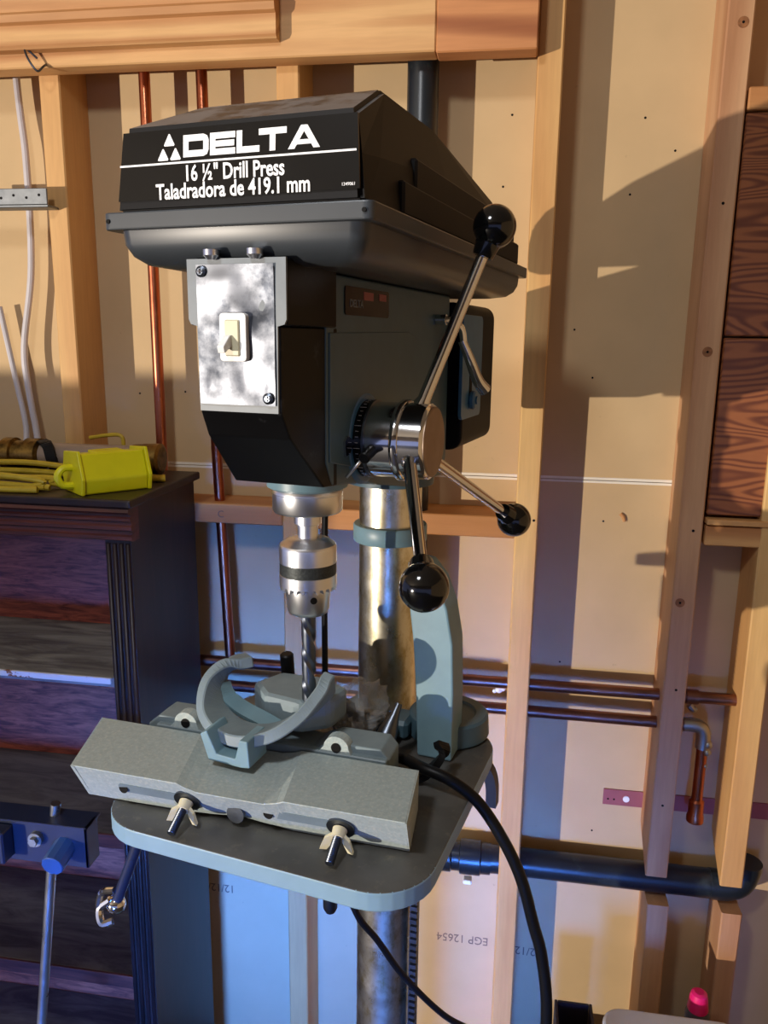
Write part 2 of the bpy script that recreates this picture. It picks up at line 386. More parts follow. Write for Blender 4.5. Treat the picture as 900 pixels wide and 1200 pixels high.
# knots and nail heads in stud faces
def spot(x, z, r, mat, y=SF, name='knot'):
    bm = B(); cyl(bm, (x, y - 0.0006, z), (x, y + 0.002, z), r, seg=16); return obj(name, bm, MT[mat], wall)
for x, z in ((0.3045, 1.952), (0.2985, 1.487), (0.293, 1.076)): 
    spot(x, z, 0.0078, 'knot'); spot(x, z, 0.0019, 'hole', SF - 0.0004, 'knot_heart')
for x, z in ((0.3005, 1.706), (0.303, 1.20), (0.046, 1.205), (0.30, 0.92), (0.296, 0.70)): spot(x, z, 0.0022, 'hole', name='nail_hole')
for x, z in ((0.19, 1.85), (0.175, 1.735), (0.10, 1.52), (0.135, 1.44), (-0.02, 1.86), (0.17, 1.19), (-0.60, 1.40), (-0.69, 1.395), (0.24, 1.80), (0.05, 1.02), (0.11, 0.92), (0.19, 0.58), (-0.03, 1.75), (0.37, 0.72)):
    spot(x, z, 0.0018, 'hole', WY, 'nail_hole')
bm = B(); tube(bm, [(0.198, WY - 0.002, 1.205), (0.203, WY - 0.003, 1.200), (0.206, WY - 0.002, 1.192)], 0.003, 8, 4); obj('paper_tear', bm, MT['studx'], wall)
# stamps printed on the drywall
text_mesh('stamp', '12/12/96', MT['ink'], wall, (-0.575, WY - 0.0004, 0.355), 0.026, 0.9, rot=(PI / 2, 0, 0), ext=0.0002, roll=PI)
text_mesh('stamp', 'EGP 12654', MT['ink'], wall, (-0.050, WY - 0.0004, 0.304), 0.026, 0.9, roll=PI)
text_mesh('stamp', '12/12/96', MT['ink'], wall, (0.068, WY - 0.0004, 0.294), 0.026, 0.9, roll=PI)
text_mesh('pencil_mark', 'C', MT['ink'], wall, (-0.505, SF - 0.0004, 1.190), 0.018, 1.0)
# boards across the top
trim = struct('trim_1')
bm = B(); box(bm, -1.9, -0.1345, SF - 0.040, SF - 0.0005, 1.9180, 2.20, 0.002); obj('board', bm, MT['fascia'], trim)
bm = B(); box(bm, -0.1340, 0.0145, SF - 0.040, SF - 0.0005, 1.9160, 2.20, 0.002); obj('board', bm, MT['fascia2'], trim)
bm = B()
prism(bm, [(-0.002, 1.939), (-0.020, 1.939), (-0.024, 1.944), (-0.024, 1.972), (-0.030, 1.975), (-0.032, 1.985), (-0.027, 1.990), (-0.032, 2.02), (-0.032, 2.2), (-0.002, 2.2)], 'x', -1.9, -0.372)
for v in bm.verts: v.co.y += SF - 0.0385
obj('moulded_board', bm, MT['fascia'], trim)
t = bm = B()
tube(bm, [(-0.768, SF - 0.048, 1.929), (-0.783, SF - 0.055, 1.942), (-0.779, SF - 0.060, 1.930), (-0.771, SF - 0.060, 1.916), (-0.764, SF - 0.056, 1.908), (-0.758, SF - 0.050, 1.916), (-0.757, SF - 0.0415, 1.922)], 0.0017, 8, 4)
solo('wire_hook', bm, MT['darksteel'], 'bent dark wire hook hanging at left end of top board', 'hook')

# ------------------------------------------------------------------ pipes and cables in the wall
def pipe(name, pts, r, mat, label, cat='pipe', group=None, smooth=0, seg=14):
    bm = B(); tube(bm, pts, r, seg, smooth); return solo(name, bm, MT[mat], label, cat, group)
PY = 1.372
pipe('copper_pipe', [(-0.628, PY, 2.44), (-0.626, PY, 1.0), (-0.626, PY, 0.3)], 0.0095, 'copper', 'bright vertical copper pipe left of the drill press, running down behind the cabinet')
pipe('copper_pipe', [(-0.532, PY, 2.44), (-0.522, PY, 1.3), (-0.508, PY, 0.908)], 0.0095, 'copper', 'second vertical copper pipe, ending at the horizontal pipe between cabinet and drill press')
t = thing('water_pipe', 'upper dull copper pipe running level through the studs', 'pipe', (-0.9, PY, 0.893), off=(-0.9, PY, 0.893))
bm = B(); tube(bm, [(-1.1, PY, 0.893), (0.434, PY, 0.895)], 0.0105, 14, 0); obj('pipe_run', bm, MT['copperh'], t)
for x in (0.018, 0.285):
    pass
bm = B(); cyl(bm, (0.325, PY, 0.895), (0.345, PY, 0.895), 0.013); obj('coupling', bm, MT['copperh'], t)
t = thing('water_pipe', 'lower dull copper pipe running level, with an elbow dropping behind the broken stud', 'pipe', (-0.9, PY, 0.848), off=(-0.9, PY, 0.848))
bm = B(); tube(bm, [(-1.1, PY, 0.848), (0.33, PY, 0.842)], 0.0105, 14, 0); obj('pipe_run', bm, MT['copperh'], t)
bm = B(); tube(bm, [(0.325, PY, 0.842), (0.345, PY, 0.842), (0.357, PY, 0.836), (0.361, PY, 0.822), (0.361, PY, 0.80)], 0.0125, 14, 6); obj('elbow', bm, MT['solder'], t)
bm = B(); tube(bm, [(0.361, PY, 0.82), (0.361, PY, 0.665)], 0.0095, 14, 0); obj('drop', bm, MT['copper'], t)
bm = B(); lathe(bm, (0.361, PY, 0.70), (0.361, PY, 0.64), [(0, 0.0095), (0.004, 0.013), (0.028, 0.013), (0.034, 0.015), (0.044, 0.015), (0.05, 0.006)], 14); obj('end_fitting', bm, MT['copper'], t)
bm = B()
for dz, r in ((0.795, 0.012), (0.768, 0.006), (0.81, 0.0135)): ball(bm, (0.368, PY - 0.006, dz), r * 0.6, 10)
obj('solder_blob', bm, MT['solder'], t)
bm = B(); tube(bm, [(0.338, WY - 0.03, 0.868), (0.345, WY - 0.03, 0.86), (0.35, WY - 0.028, 0.862)], 0.006, 8, 4); solo('pipe_clip', bm, MT['solder'], 'small grey clip under the upper pipe right of the broken stud', 'clip')
bm = B(); ball(bm, (0.001, 1.40, 0.868), 0.007, 10); ball(bm, (0.008, 1.40, 0.870), 0.005, 10); ball(bm, (-0.007, 1.40, 0.864), 0.004, 10)
solo('putty_blob', bm, MT['white'], 'small white blob of putty on wall between the two level pipes', 'putty')
pipe('vent_pipe', [(-0.160, 1.372, 2.45), (-0.162, 1.372, 0.93)], 0.025, 'abs', 'fat black vertical pipe behind the drill press head', seg=20)
DY, DZ = 1.384, 0.524
t = thing('drain_pipe', 'thick black plastic drain pipe running level along the foot of wall', 'pipe', (-0.9, DY, DZ), off=(-0.9, DY, DZ))
bm = B(); tube(bm, [(-1.0, DY, DZ + 0.004), (0.415, DY, DZ)], 0.0265, 22, 0); obj('pipe_run', bm, MT['abs'], t)
bm = B(); tube(bm, [(0.40, DY, DZ), (0.43, DY, DZ), (0.452, DY + 0.002, DZ + 0.010), (0.462, DY + 0.004, DZ + 0.034), (0.463, DY + 0.004, DZ + 0.05)], 0.0275, 20, 6); obj('bend', bm, MT['abs'], t)
bm = B(); lathe(bm, (-0.11, DY, DZ), (0.012, DY, DZ), [(0, 0.0265), (0.001, 0.031), (0.034, 0.031), (0.036, 0.0275), (0.05, 0.0275), (0.052, 0.0325), (0.09, 0.0325), (0.092, 0.029), (0.11, 0.029)], 22); obj('coupling', bm, MT['abs'], t)
bm = B(); box(bm, -0.050, -0.034, DY - 0.036, DY - 0.018, DZ - 0.036, DZ - 0.027, 0.002); obj('clamp_screw', bm, MT['white'], t)
t = thing('nail_plate', 'red painted steel strip with nail holes screwed to the drywall', 'plate', (0.36, WY, 0.665), off=(0.36, WY, 0.665))
bm = B(); box(bm, 0.206, 0.62, WY - 0.003, WY - 0.0002, 0.640, 0.672); obj('strip', bm, MT['redstrip'], t)
for x in (0.215, 0.226): 
    bm = B(); cyl(bm, (x, WY - 0.0036, 0.652), (x, WY - 0.001, 0.652), 0.0018, seg=10); obj('nail_hole', bm, MT['hole'], t)
bm = B(); cyl(bm, (0.248, WY - 0.005, 0.655), (0.248, WY - 0.001, 0.655), 0.006); obj('screw', bm, MT['white'], t)
pipe('white_cable', [(-0.885, 1.40, 2.44), (-0.876, 1.40, 1.95), (-0.866, 1.395, 1.80), (-0.872, 1.395, 1.62), (-0.895, 1.39, 1.48), (-0.892, 1.388, 1.40), (-0.880, 1.385, 1.31), (-0.878, 1.37, 1.272)], 0.006, 'cable', 'long white cable hanging down the wall at the far left', 'cable', smooth=8, seg=10)
pipe('white_cable', [(-0.945, 1.40, 1.55), (-0.925, 1.40, 1.42), (-0.905, 1.39, 1.33), (-0.900, 1.37, 1.272)], 0.0052, 'cable', 'short white cable end leaning left of the long white cable', 'cable', smooth=8, seg=10)
t = thing('steel_bracket', 'grey perforated steel angle strip fixed across the stud at far left', 'bracket', (-0.9, SF, 1.70), off=(-0.9, SF, 1.70))
bm = B(); box(bm, -1.0, -0.776, SF - 0.036, SF - 0.0325, 1.712, 1.738, 0.001)
box(bm, -1.0, -0.776, SF - 0.0345, SF - 0.001, 1.708, 1.7125, 0.001); obj('angle', bm, MT['galv'], t)
for i in range(9):
    bm = B(); cyl(bm, (-0.79 - i * 0.023, SF - 0.0366, 1.727 - 0.004 * (i % 2)), (-0.79 - i * 0.023, SF - 0.034, 1.727 - 0.004 * (i % 2)), 0.0022, seg=10); obj('bolt_hole', bm, MT['hole'], t)

# ------------------------------------------------------------------ cabinet at the left
CF, CX = 1.0856, -0.5525    # front plane of pilaster, right side
cabt = thing('bookcase', 'dark mahogany bookcase with fluted pilaster and worn open shelves, at left', 'bookcase', (-1.1, 1.2, 0), off=(-1.1, 1.2, 0))
bm = B(); box(bm, -1.70, -0.5395, 1.0656, 1.334, 1.2535, 1.2670, 0.003, 2); obj('top_board', bm, MT['cabdark'], cabt)
bm = B()
prism(bm, [(1.10, 1.2530), (1.0690, 1.2530), (1.0665, 1.2480), (1.0700, 1.2445), (1.0755, 1.2440), (1.0755, 1.2400), (1.0725, 1.2375), (1.0725, 1.2335), (1.0770, 1.2315), (1.0770, 1.2270),
           (1.0745, 1.2245), (1.0745, 1.2195), (1.0790, 1.2175), (1.0790, 1.2120), (1.0760, 1.2095), (1.0760, 1.2040), (1.0810, 1.2020), (1.10, 1.2020)], 'x', -1.70, -0.5445)
obj('cornice_moulding', bm, MT['cabinet'], cabt)
bm = B(); box(bm, CX - 0.019, CX, CF + 0.004, 1.334, 0, 1.253); obj('side_panel', bm, MT['cabdark'], cabt)
bm = B(); box(bm, -1.70, -1.68, CF + 0.004, 1.334, 0, 1.253); obj('side_panel', bm, MT['cabdark'], cabt)
bm = B(); box(bm, CX - 0.040, CX + 0.001, CF, CF + 0.014, 0, 1.2018); obj('pilaster', bm, MT['cabdark'], cabt)
for i in range(4):
    x = CX - 0.0355 + i * 0.0105; bm = B(); cyl(bm, (x, CF, 0.06), (x, CF, 1.196), 0.0036, seg=10); obj('reed', bm, MT['cabdark'], cabt)
bm = B(); box(bm, -1.70, CX - 0.0195, 1.318, 1.326, 0, 1.2525); obj('back_panel', bm, MT['cabback'], cabt)
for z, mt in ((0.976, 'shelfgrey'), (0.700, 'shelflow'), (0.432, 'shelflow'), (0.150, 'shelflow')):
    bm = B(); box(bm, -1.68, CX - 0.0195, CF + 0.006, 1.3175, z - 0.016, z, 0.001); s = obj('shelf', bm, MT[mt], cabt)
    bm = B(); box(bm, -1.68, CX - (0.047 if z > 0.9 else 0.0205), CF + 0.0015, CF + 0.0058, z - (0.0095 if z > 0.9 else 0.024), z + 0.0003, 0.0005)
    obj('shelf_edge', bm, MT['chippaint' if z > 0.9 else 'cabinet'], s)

# things on the bookcase
T0 = 1.2670
t = thing('extension_outlet_box', 'bright yellow plastic cord box lying on top of the dark bookcase', 'cord box', (-0.612, 1.142, T0), 0.86)
def yb(bm, nm):
    for v in bm.verts: v.co *= 1.12; v.co.z += 0.0005
    return obj(nm, bm, MT['yellow'], t)
YP = [(-0.028, 0.0), (0.026, 0.0), (0.033, 0.020), (0.024, 0.050), (-0.020, 0.054), (-0.032, 0.020)]
bm = B(); prism(bm, YP, 'x', -0.044, 0.044, 0.002); yb(bm, 'shell')
for x in (-0.0465, 0.0465):
    bm = B(); prism(bm, [(a * 1.14, b_ * 1.08 if b_ > 0 else 0.0) for a, b_ in YP], 'x', x - 0.0022, x + 0.0022, 0.0008); yb(bm, 'end_flange')
bm = B(); prism(bm, [(-0.020, -0.012), (0.022, -0.012), (0.022, 0.016), (-0.020, 0.016)], 'z', 0.0510, 0.0545, 0.001); yb(bm, 'raised_panel')
bm = B(); tube(bm, [(-0.046, 0.0, 0.034), (-0.060, 0.0, 0.034), (-0.068, 0.0, 0.024), (-0.062, 0.0, 0.012), (-0.046, 0.0, 0.010)], 0.005, 10, 5); yb(bm, 'hook_loop')
t = thing('coiled_cord', 'coiled yellow extension cord lying on top of the bookcase', 'cord', (-0.8, 1.17, T0), off=(-0.8, 1.17, T0))
for i, (y, z, xr) in enumerate(((1.082, 0.0052, -0.72), (1.100, 0.0062, -0.71), (1.100, 0.0160, -0.72), (1.125, 0.0160, -0.70), (1.215, 0.0065, -0.575), (1.214, 0.0170, -0.59), (1.226, 0.0062, -0.58))):
    bm = B()
    tube(bm, [(-1.2, y + 0.02, T0 + z), (-0.95, y + 0.005 * (i % 2), T0 + z + 0.002), (-0.8, y, T0 + z + 0.004 * (i % 3)), (-0.70, y + 0.004, T0 + z), (xr, y + 0.004, T0 + 0.0052 + 0.004 * (i % 2)), (xr + 0.02, y + 0.008, T0 + 0.0052)], 0.0048, 9, 6)
    obj('cord_strand', bm, MT['yellowcord'], t)
t = thing('pipe_nipple', 'brass ended tan tube with black strap lying behind the yellow cord', 'tube', (-0.72, 1.275, T0), off=(-0.72, 1.275, T0))
TZ, TY = T0 + 0.030, 1.268
bm = B(); cyl(bm, (-0.80, TY, TZ), (-0.605, TY, TZ), 0.0215, seg=24); obj('tube', bm, MT['tan'], t)
bm = B(); lathe(bm, (-0.868, TY, TZ), (-0.79, TY, TZ), [(0, 0.018), (0.002, 0.0285), (0.020, 0.0285), (0.022, 0.024), (0.042, 0.024), (0.044, 0.0285), (0.068, 0.0285), (0.072, 0.022)], 24); obj('brass_collar', bm, MT['brass'], t)
bm = B(); lathe(bm, (-0.8695, TY, TZ), (-0.86, TY, TZ), [(0, 0.009), (0, 0.024), (0.004, 0.024), (0.004, 0.009)], 24, cap=False); obj('brass_rim', bm, MT['ivory'], t)
bm = B(); lathe(bm, (-0.632, TY, TZ), (-0.575, TY, TZ), [(0, 0.0215), (0.002, 0.0235), (0.04, 0.0265), (0.05, 0.0265), (0.053, 0.02)], 24); obj('end_cap', bm, MT['brass'], t)
bm = B(); ribbon(bm, [(-0.795, TY - 0.005, TZ + 0.0255), (-0.775, TY - 0.022, TZ + 0.021), (-0.765, TY - 0.030, TZ), (-0.758, TY - 0.030, TZ - 0.024)], (1, 0, 0), 0.018, 0.003); obj('strap', bm, MT['rubber'], t)
bm = B(); tube(bm, [(-0.735, 1.316, T0 + 0.056), (-0.70, 1.312, T0 + 0.062), (-0.675, 1.312, T0 + 0.062), (-0.67, 1.312, T0 + 0.045), (-0.672, 1.312, T0 + 0.006)], 0.0035, 8, 5)
solo('yellow_wire', bm, MT['yellowcord'], 'loose yellow wire end poking up behind the tan tube', 'wire')

# ------------------------------------------------------------------ drill press
A = math.radians(-11.7); CXY = (-0.13459, 0.90931)
LRm = Matrix.Rotation(A, 4, 'Z')
def W3(x, y, z): 
    v = LRm @ Vector((x, y, z)); return (v.x + CXY[0], v.y + CXY[1], v.z)
dp = thing('drill_press', 'large floor drill press with black belt cover and blue grey head', 'drill press', (CXY[0], CXY[1], 0), A)
bm = B(); prism(bm, rrect(-0.18, 0.18, -0.42, 0.10, 0.03), 'z', 0, 0.03, 0.004); obj('base', bm, MT['cast'], dp)
bm = B(); lathe(bm, (0, 0, 0.03), (0, 0, 0.13), [(0, 0.08), (0.012, 0.075), (0.02, 0.055), (0.09, 0.05)], 32); obj('column_flange', bm, MT['cast'], dp)
bm = B(); cyl(bm, (0, 0, 0.03), (0, 0, 1.40), 0.0365, seg=48); obj('column', bm, MT['column'], dp)
bm = B(); lathe(bm, (0, 0, 1.269), (0, 0, 1.295), [(0, 0.0385), (0, 0.0425), (0.0015, 0.0435), (0.0185, 0.0435), (0.020, 0.0425), (0.020, 0.0385)], 40); obj('column_collar', bm, MT['post'], dp, label='light blue grey ring around the column')
bm = B(); box(bm, 0.040, 0.049, -0.016, -0.004, 0.05, 1.06)
for k in range(100):
    z = 0.10 + k * 0.0095; box(bm, 0.042, 0.0505, -0.020, -0.0155, z, z + 0.005)
obj('gear_rack', bm, MT['darksteel'], dp)
# table
bm = B(); prism(bm, rrect(-0.154, 0.156, -0.356, -0.058, 0.05, 8), 'z', 1.0620, 1.0790, 0.0015)
tb = obj('table', bm, [MT['tableedge'], MT['tabletop']], dp)
for p in tb.data.polygons:
    if p.normal.z > 0.9: p.material_index = 1
bm = B(); prism(bm, [(-0.30, 1.0615), (-0.02, 1.0615), (0.035, 1.045), (0.035, 0.985), (-0.03, 0.985), (-0.10, 1.02), (-0.30, 1.050)], 'x', -0.022, 0.022, 0.003); obj('table_arm', bm, MT['cast'], dp)
bm = B(); lathe(bm, (0, 0, 0.985), (0, 0, 1.055), [(0, 0.038), (0, 0.052), (0.07, 0.052), (0.07, 0.038)], 36); obj('arm_collar', bm, MT['cast'], dp)
bm = B(); lathe(bm, (0.013, -0.2, 1.05), (0.013, -0.2, 0.905), [(0, 0.007), (0.09, 0.007), (0.09, 0.006), (0.098, 0.006), (0.098, 0.0075), (0.128, 0.0075), (0.133, 0.005)], 16); obj('pivot_bolt', bm, MT['darksteel'], dp)
bm = B(); ribbon(bm, [(0.140, -0.10, 1.062), (0.151, -0.10, 1.055), (0.156, -0.10, 1.040), (0.157, -0.10, 1.016)], (0, 1, 0), 0.014, 0.011); obj('lock_lever', bm, MT['toolblue'], dp, label='dark blue lever under the right edge of table')
h = B(); tube(h, [(-0.150, -0.27, 1.050), (-0.172, -0.27, 0.99), (-0.200, -0.27, 0.922)], 0.0058, 12, 3); h = obj('crank_handle', h, MT['toolblue'], dp, label='dark rod handle hanging under the left edge of table')
bm = B(); ball(bm, (-0.203, -0.27, 0.914), 0.0105, 14); tube(bm, [(-0.206, -0.275, 0.922), (-0.216, -0.28, 0.912), (-0.210, -0.285, 0.900), (-0.200, -0.28, 0.902)], 0.0042, 8, 5); tube(bm, [(-0.20, -0.275, 0.935), (-0.214, -0.277, 0.930), (-0.218, -0.28, 0.915)], 0.0035, 8, 5)
obj('chrome_joint', bm, MT['chrome'], h)
# belt cover
cov = B()
N = [(-0.342, 1.5905)]
def loft(bm, secs):
    rings = [[bm.verts.new(p) for p in s] for s in secs]
    for a, b_ in zip(rings, rings[1:]):
        n = len(a)
        for k in range(n): bm.faces.new((a[k], a[(k + 1) % n], b_[(k + 1) % n], b_[k]))
    bm.faces.new(list(reversed(rings[0]))); bm.faces.new(rings[-1])
# cross-sections of the lid, front to back: (y bottom, y top, z bottom, z shoulder, z top, half width bottom, shoulder, top)
def sec(yb, yt, zb, zs, zt, wb, ws, wt, ys=None):
    ys = (yb + (yt - yb) * 0.5) if ys is None else ys
    return [(-wb, yb, zb), (wb, yb, zb), (ws, ys, zs), (wt, yt, zt), (-wt, yt, zt), (-ws, ys, zs)]
loft(cov, [sec(-0.3370, -0.3330, 1.5895, 1.622, 1.6495, 0.1005, 0.0975, 0.0945),
           sec(-0.3300, -0.2480, 1.5895, 1.625, 1.6850, 0.1010, 0.0985, 0.0800, -0.300),
           sec(-0.1300, -0.1300, 1.5895, 1.640, 1.6850, 0.1010, 0.0960, 0.0820),
           sec(0.1000, 0.1000, 1.5895, 1.632, 1.6600, 0.1010, 0.0960, 0.0820),
           sec(0.1800, 0.1750, 1.5895, 1.620, 1.6440, 0.1000, 0.0960, 0.0800),
           sec(0.1880, 0.1820, 1.5895, 1.606, 1.6150, 0.0950, 0.0900, 0.0760)])
bmesh.ops.recalc_face_normals(cov, faces=cov.faces)
bmesh.ops.bevel(cov, geom=[e for e in cov.edges if e.calc_face_angle(0) > 0.35], offset=0.0035, segments=2, affect='EDGES')
cover = obj('belt_cover', cov, [MT['blackside'], MT['coverdust']], dp, label='black plastic lid over the belts, dusty sloping top')
for p in cover.data.polygons:
    if p.center.y < -0.255 and p.normal.z > 0.25: p.material_index = 1
bm = B(); box(bm, 0.0955, 0.1035, -0.262, 0.165, 1.592, 1.617, 0.002); box(bm, 0.092, 0.1005, -0.225, 0.150, 1.612, 1.640, 0.002)
box(bm, -0.1035, -0.0955, -0.262, 0.165, 1.592, 1.617, 0.002); obj('side_ridge', bm, MT['blackside'], cover)
bm = B(); prism(bm, [(-0.0975, 1.5985), (0.0985, 1.5985), (0.0955, 1.6465), (-0.0925, 1.6465)], 'y', -0.0012, 0.0004)
for v in bm.verts: v.co.y += -0.3370 + (v.co.z - 1.5895) * 0.066
obj('label_panel', bm, MT['label'], cover, label='glossy black label with white lettering')
bm = B(); prism(bm, rrect(-0.1100, 0.1100, -0.3425, 0.196, 0.006, 3), 'z', 1.5780, 1.5905, 0.0012); obj('cover_rim', bm, MT['pan'], dp)
bm = B(); secs = []
for z, dx in ((1.5780, 0.0), (1.568, 0.001), (1.560, 0.005), (1.554, 0.013), (1.5515, 0.028)):
    secs.append([(x, y, z + (0.004 if False else 0)) for x, y in rrect(-0.1025 + dx, 0.1025 - dx, -0.3360 + dx, 0.190 - dx, 0.012, 4)])
loft(bm, secs)
for f in bm.faces: f.smooth = len(f.verts) == 4
obj('belt_pan', bm, MT['pan'], dp)
for x in (-0.104, 0.104):
    bm = B(); cyl(bm, (x, -0.3435, 1.584), (x, -0.341, 1.584), 0.0016, seg=10); obj('rim_rivet', bm, MT['hole'], dp)
# lettering on the label
def LP(x, z, e=0.0016): return (x, -0.3370 + (z - 1.5895) * 0.066 - e, z)
def label_poly(bm, pts, e=0.0016, th=0.0004):
    a = [bm.verts.new(LP(x, z, e)) for x, z in pts]; b_ = [bm.verts.new(LP(x, z, e - th)) for x, z in pts]; n = len(pts)
    bm.faces.new(a); bm.faces.new(list(reversed(b_)))
    for k in range(n): bm.faces.new((a[k], b_[k], b_[(k + 1) % n], a[(k + 1) % n]))
bm = B(); label_poly(bm, [(-0.0955, 1.6225), (0.0955, 1.6225), (0.0955, 1.6238), (-0.0955, 1.6238)]); obj('white_rule', bm, MT['white'], cover)
bm = B()
def rtri(cx, z0, wd, ht, r=0.0009):
    P = [(cx - wd / 2, z0), (cx + wd / 2, z0), (cx, z0 + ht)]; out = []
    for i in range(3):
        a, p, c = P[i - 1], P[i], P[(i + 1) % 3]
        for q in (a, c):
            d = math.hypot(q[0] - p[0], q[1] - p[1]); out.append((p[0] + (q[0] - p[0]) * r / d, p[1] + (q[1] - p[1]) * r / d))
    return out
XL, ZB = -0.0625, 1.6252
label_poly(bm, rtri(XL + 0.0052, ZB, 0.0098, 0.0088)); label_poly(bm, rtri(XL + 0.0158, ZB, 0.0098, 0.0088)); label_poly(bm, rtri(XL + 0.0105, ZB + 0.0098, 0.0098, 0.0090))
obj('triangle_emblem', bm, MT['white'], cover)
def glyph(bm, ch, x, wd, z, ht, s):
    def R(a, b_, c, d): label_poly(bm, [(x + a, z + c), (x + b_, z + c), (x + b_, z + d), (x + a, z + d)])
    if ch == 'D':
        c = ht * 0.28
        out = [(0, 0), (wd - c, 0), (wd - c * 0.3, c * 0.3), (wd, c), (wd, ht - c), (wd - c * 0.3, ht - c * 0.3), (wd - c, ht), (0, ht)]
        k = s; inn = [(k, k), (wd - c, k), (wd - k, c), (wd - k, ht - c), (wd - c, ht - k), (k, ht - k)]
        R(0, s, 0, ht)
        label_poly(bm, [(x + a, z + b_) for a, b_ in [(s, 0), (wd - c, 0), (wd - c * 0.3, c * 0.3), (wd, c), (wd - k, c), (wd - c, k), (s, k)]])
        label_poly(bm, [(x + a, z + b_) for a, b_ in [(s, ht), (s, ht - k), (wd - c, ht - k), (wd - k, ht - c), (wd, ht - c), (wd - c * 0.3, ht - c * 0.3), (wd - c, ht)]])
        R(wd - k, wd, c, ht - c)
    if ch == 'E': R(0, s, 0, ht); R(s, wd, 0, s * 0.95); R(s, wd, ht - s * 0.95, ht); R(s, wd * 0.96, ht / 2 - s * 0.45, ht / 2 + s * 0.45)
    if ch == 'L': R(0, s, 0, ht); R(s, wd, 0, s * 0.95)
    if ch == 'T': R(0, wd, ht - s * 0.95, ht); R(wd / 2 - s / 2, wd / 2 + s / 2, 0, ht - s * 0.95)
    if ch == 'A':
        m_ = wd / 2; q = s * 1.12
        label_poly(bm, [(x, z), (x + q, z), (x + m_, z + ht * 0.74), (x + m_, z + ht), (x + m_ - s * 0.55, z + ht)])
        label_poly(bm, [(x + wd, z), (x + m_ + s * 0.55, z + ht), (x + m_, z + ht), (x + m_, z + ht * 0.74), (x + wd - q, z)])
        label_poly(bm, [(x + wd * 0.28, z + ht * 0.18), (x + wd * 0.72, z + ht * 0.18), (x + wd * 0.63, z + ht * 0.38), (x + wd * 0.37, z + ht * 0.38)])
x = -0.0400
for ch, wd in (('D', 0.0212), ('E', 0.0205), ('L', 0.0182), ('T', 0.0216), ('A', 0.0242)):
    bm = B(); glyph(bm, ch, x, wd, 1.6265, 0.0150, 0.0044); obj('letter', bm, MT['white'], cover); x += wd + (0.0012 if ch != 'L' else -0.0006)
def label_text(s, xc, zc, size, sx, bold): 
    p = LP(xc, zc, 0.0017); return text_mesh('lettering', s, MT['white'], cover, p, size, sx, bold, rot=(PI / 2, 0, 0), ext=0.0002)
label_text('16 \u00bd" Drill Press', 0.0015, 1.6148, 0.0150, 0.78, 0.00030)
label_text('Taladradora de 419.1 mm', -0.0005, 1.6030, 0.0150, 0.80, 0.00030)
label_text('1349061', 0.0905, 1.6015, 0.0030, 1.0, 0.0)
# head casting
bm = B(); prism(bm, [(-0.272, 1.5505), (-0.272, 1.400), (-0.262, 1.3790), (-0.180, 1.3700), (-0.150, 1.362), (-0.060, 1.3450), (0.060, 1.3400), (0.075, 1.360), (0.075, 1.5505)], 'x', -0.0435, 0.0435, 0.002); head = obj('head_casting', bm, MT['cast'], dp, label='blue grey painted cast iron head')
bm = B(); prism(bm, [(-0.268, 1.400), (-0.268, 1.5045), (-0.075, 1.5075), (-0.055, 1.503), (-0.043, 1.492), (-0.039, 1.475), (-0.039, 1.385), (-0.150, 1.375)], 'x', 0.0420, 0.0450, 0.0008); obj('raised_panel', bm, MT['cast'], head)
bm = B(); lathe(bm, (0.034, -0.19, 1.412), (0.06, -0.19, 1.412), [(0, 0.043), (0.0098, 0.042), (0.0122, 0.039), (0.0122, 0.030)], 32); obj('hub_boss', bm, MT['castblue'], head)
bm = B(); lathe(bm, (0, 0, 1.338), (0, 0, 1.40), [(0, 0.043), (0, 0.050), (0.03, 0.052), (0.06, 0.052)], 36); obj('column_socket', bm, MT['cast'], head)
# black front cover: wide at the top, narrower and bevelled below
bm = B(); box(bm, -0.0410, 0.0410, -0.3330, -0.2575, 1.5085, 1.5560, 0.001)
lo = [(-0.3330, 1.5083), (-0.3330, 1.4450), (-0.3215, 1.4245), (-0.2740, 1.3800), (-0.2520, 1.3785), (-0.2520, 1.5083)]
prism(bm, lo, 'x', -0.0350, 0.0350, 0.0012)
for v in bm.verts: v.co.x *= 1 + (0.13 if v.co.z > 1.5084 else 0.26) * max(0.0, min(1.0, (v.co.y + 0.333) / 0.08))
front = obj('front_cover', bm, MT['black'], dp, label='black front housing with bevelled chin')
bm = B(); prism(bm, [(-0.0412, 1.5562), (-0.0412, 1.5130), (-0.0395, 1.5095), (-0.0340, 1.5080), (-0.0335, 1.4450), (0.0335, 1.4450), (0.0340, 1.5080), (0.0395, 1.5095), (0.0412, 1.5130), (0.0412, 1.5562)], 'y', -0.3352, -0.3331)
bez = obj('switch_bezel', bm, MT['bezel'], front, label='grey frame around the switch plate')
bm = B(); nx, nz = 26, 40; grid = []
X0, X1, Z0, Z1 = -0.0325, 0.0320, 1.4505, 1.5520
for j in range(nz + 1):
    row = []
    for i in range(nx + 1):
        x = X0 + (X1 - X0) * i / nx; z = Z0 + (Z1 - Z0) * j / nz
        e = min(1, min(x - X0, X1 - x, z - Z0, Z1 - z) / 0.010)
        d = 0.0024 * noise.noise(Vector((x * 30, z * 26, 3.1))) + 0.0008 * noise.noise(Vector((x * 90, z * 70, 9.1)))
        row.append(bm.verts.new((x, -0.3366 + d * (0.25 + 0.75 * e), z)))
    grid.append(row)
for j in range(nz):
    for i in range(nx):
        f = bm.faces.new((grid[j][i], grid[j][i + 1], grid[j + 1][i + 1], grid[j + 1][i])); f.smooth = True
pl = obj('switch_plate', bm, MT['plate'], front, label='shiny wrinkled sheet metal switch plate')
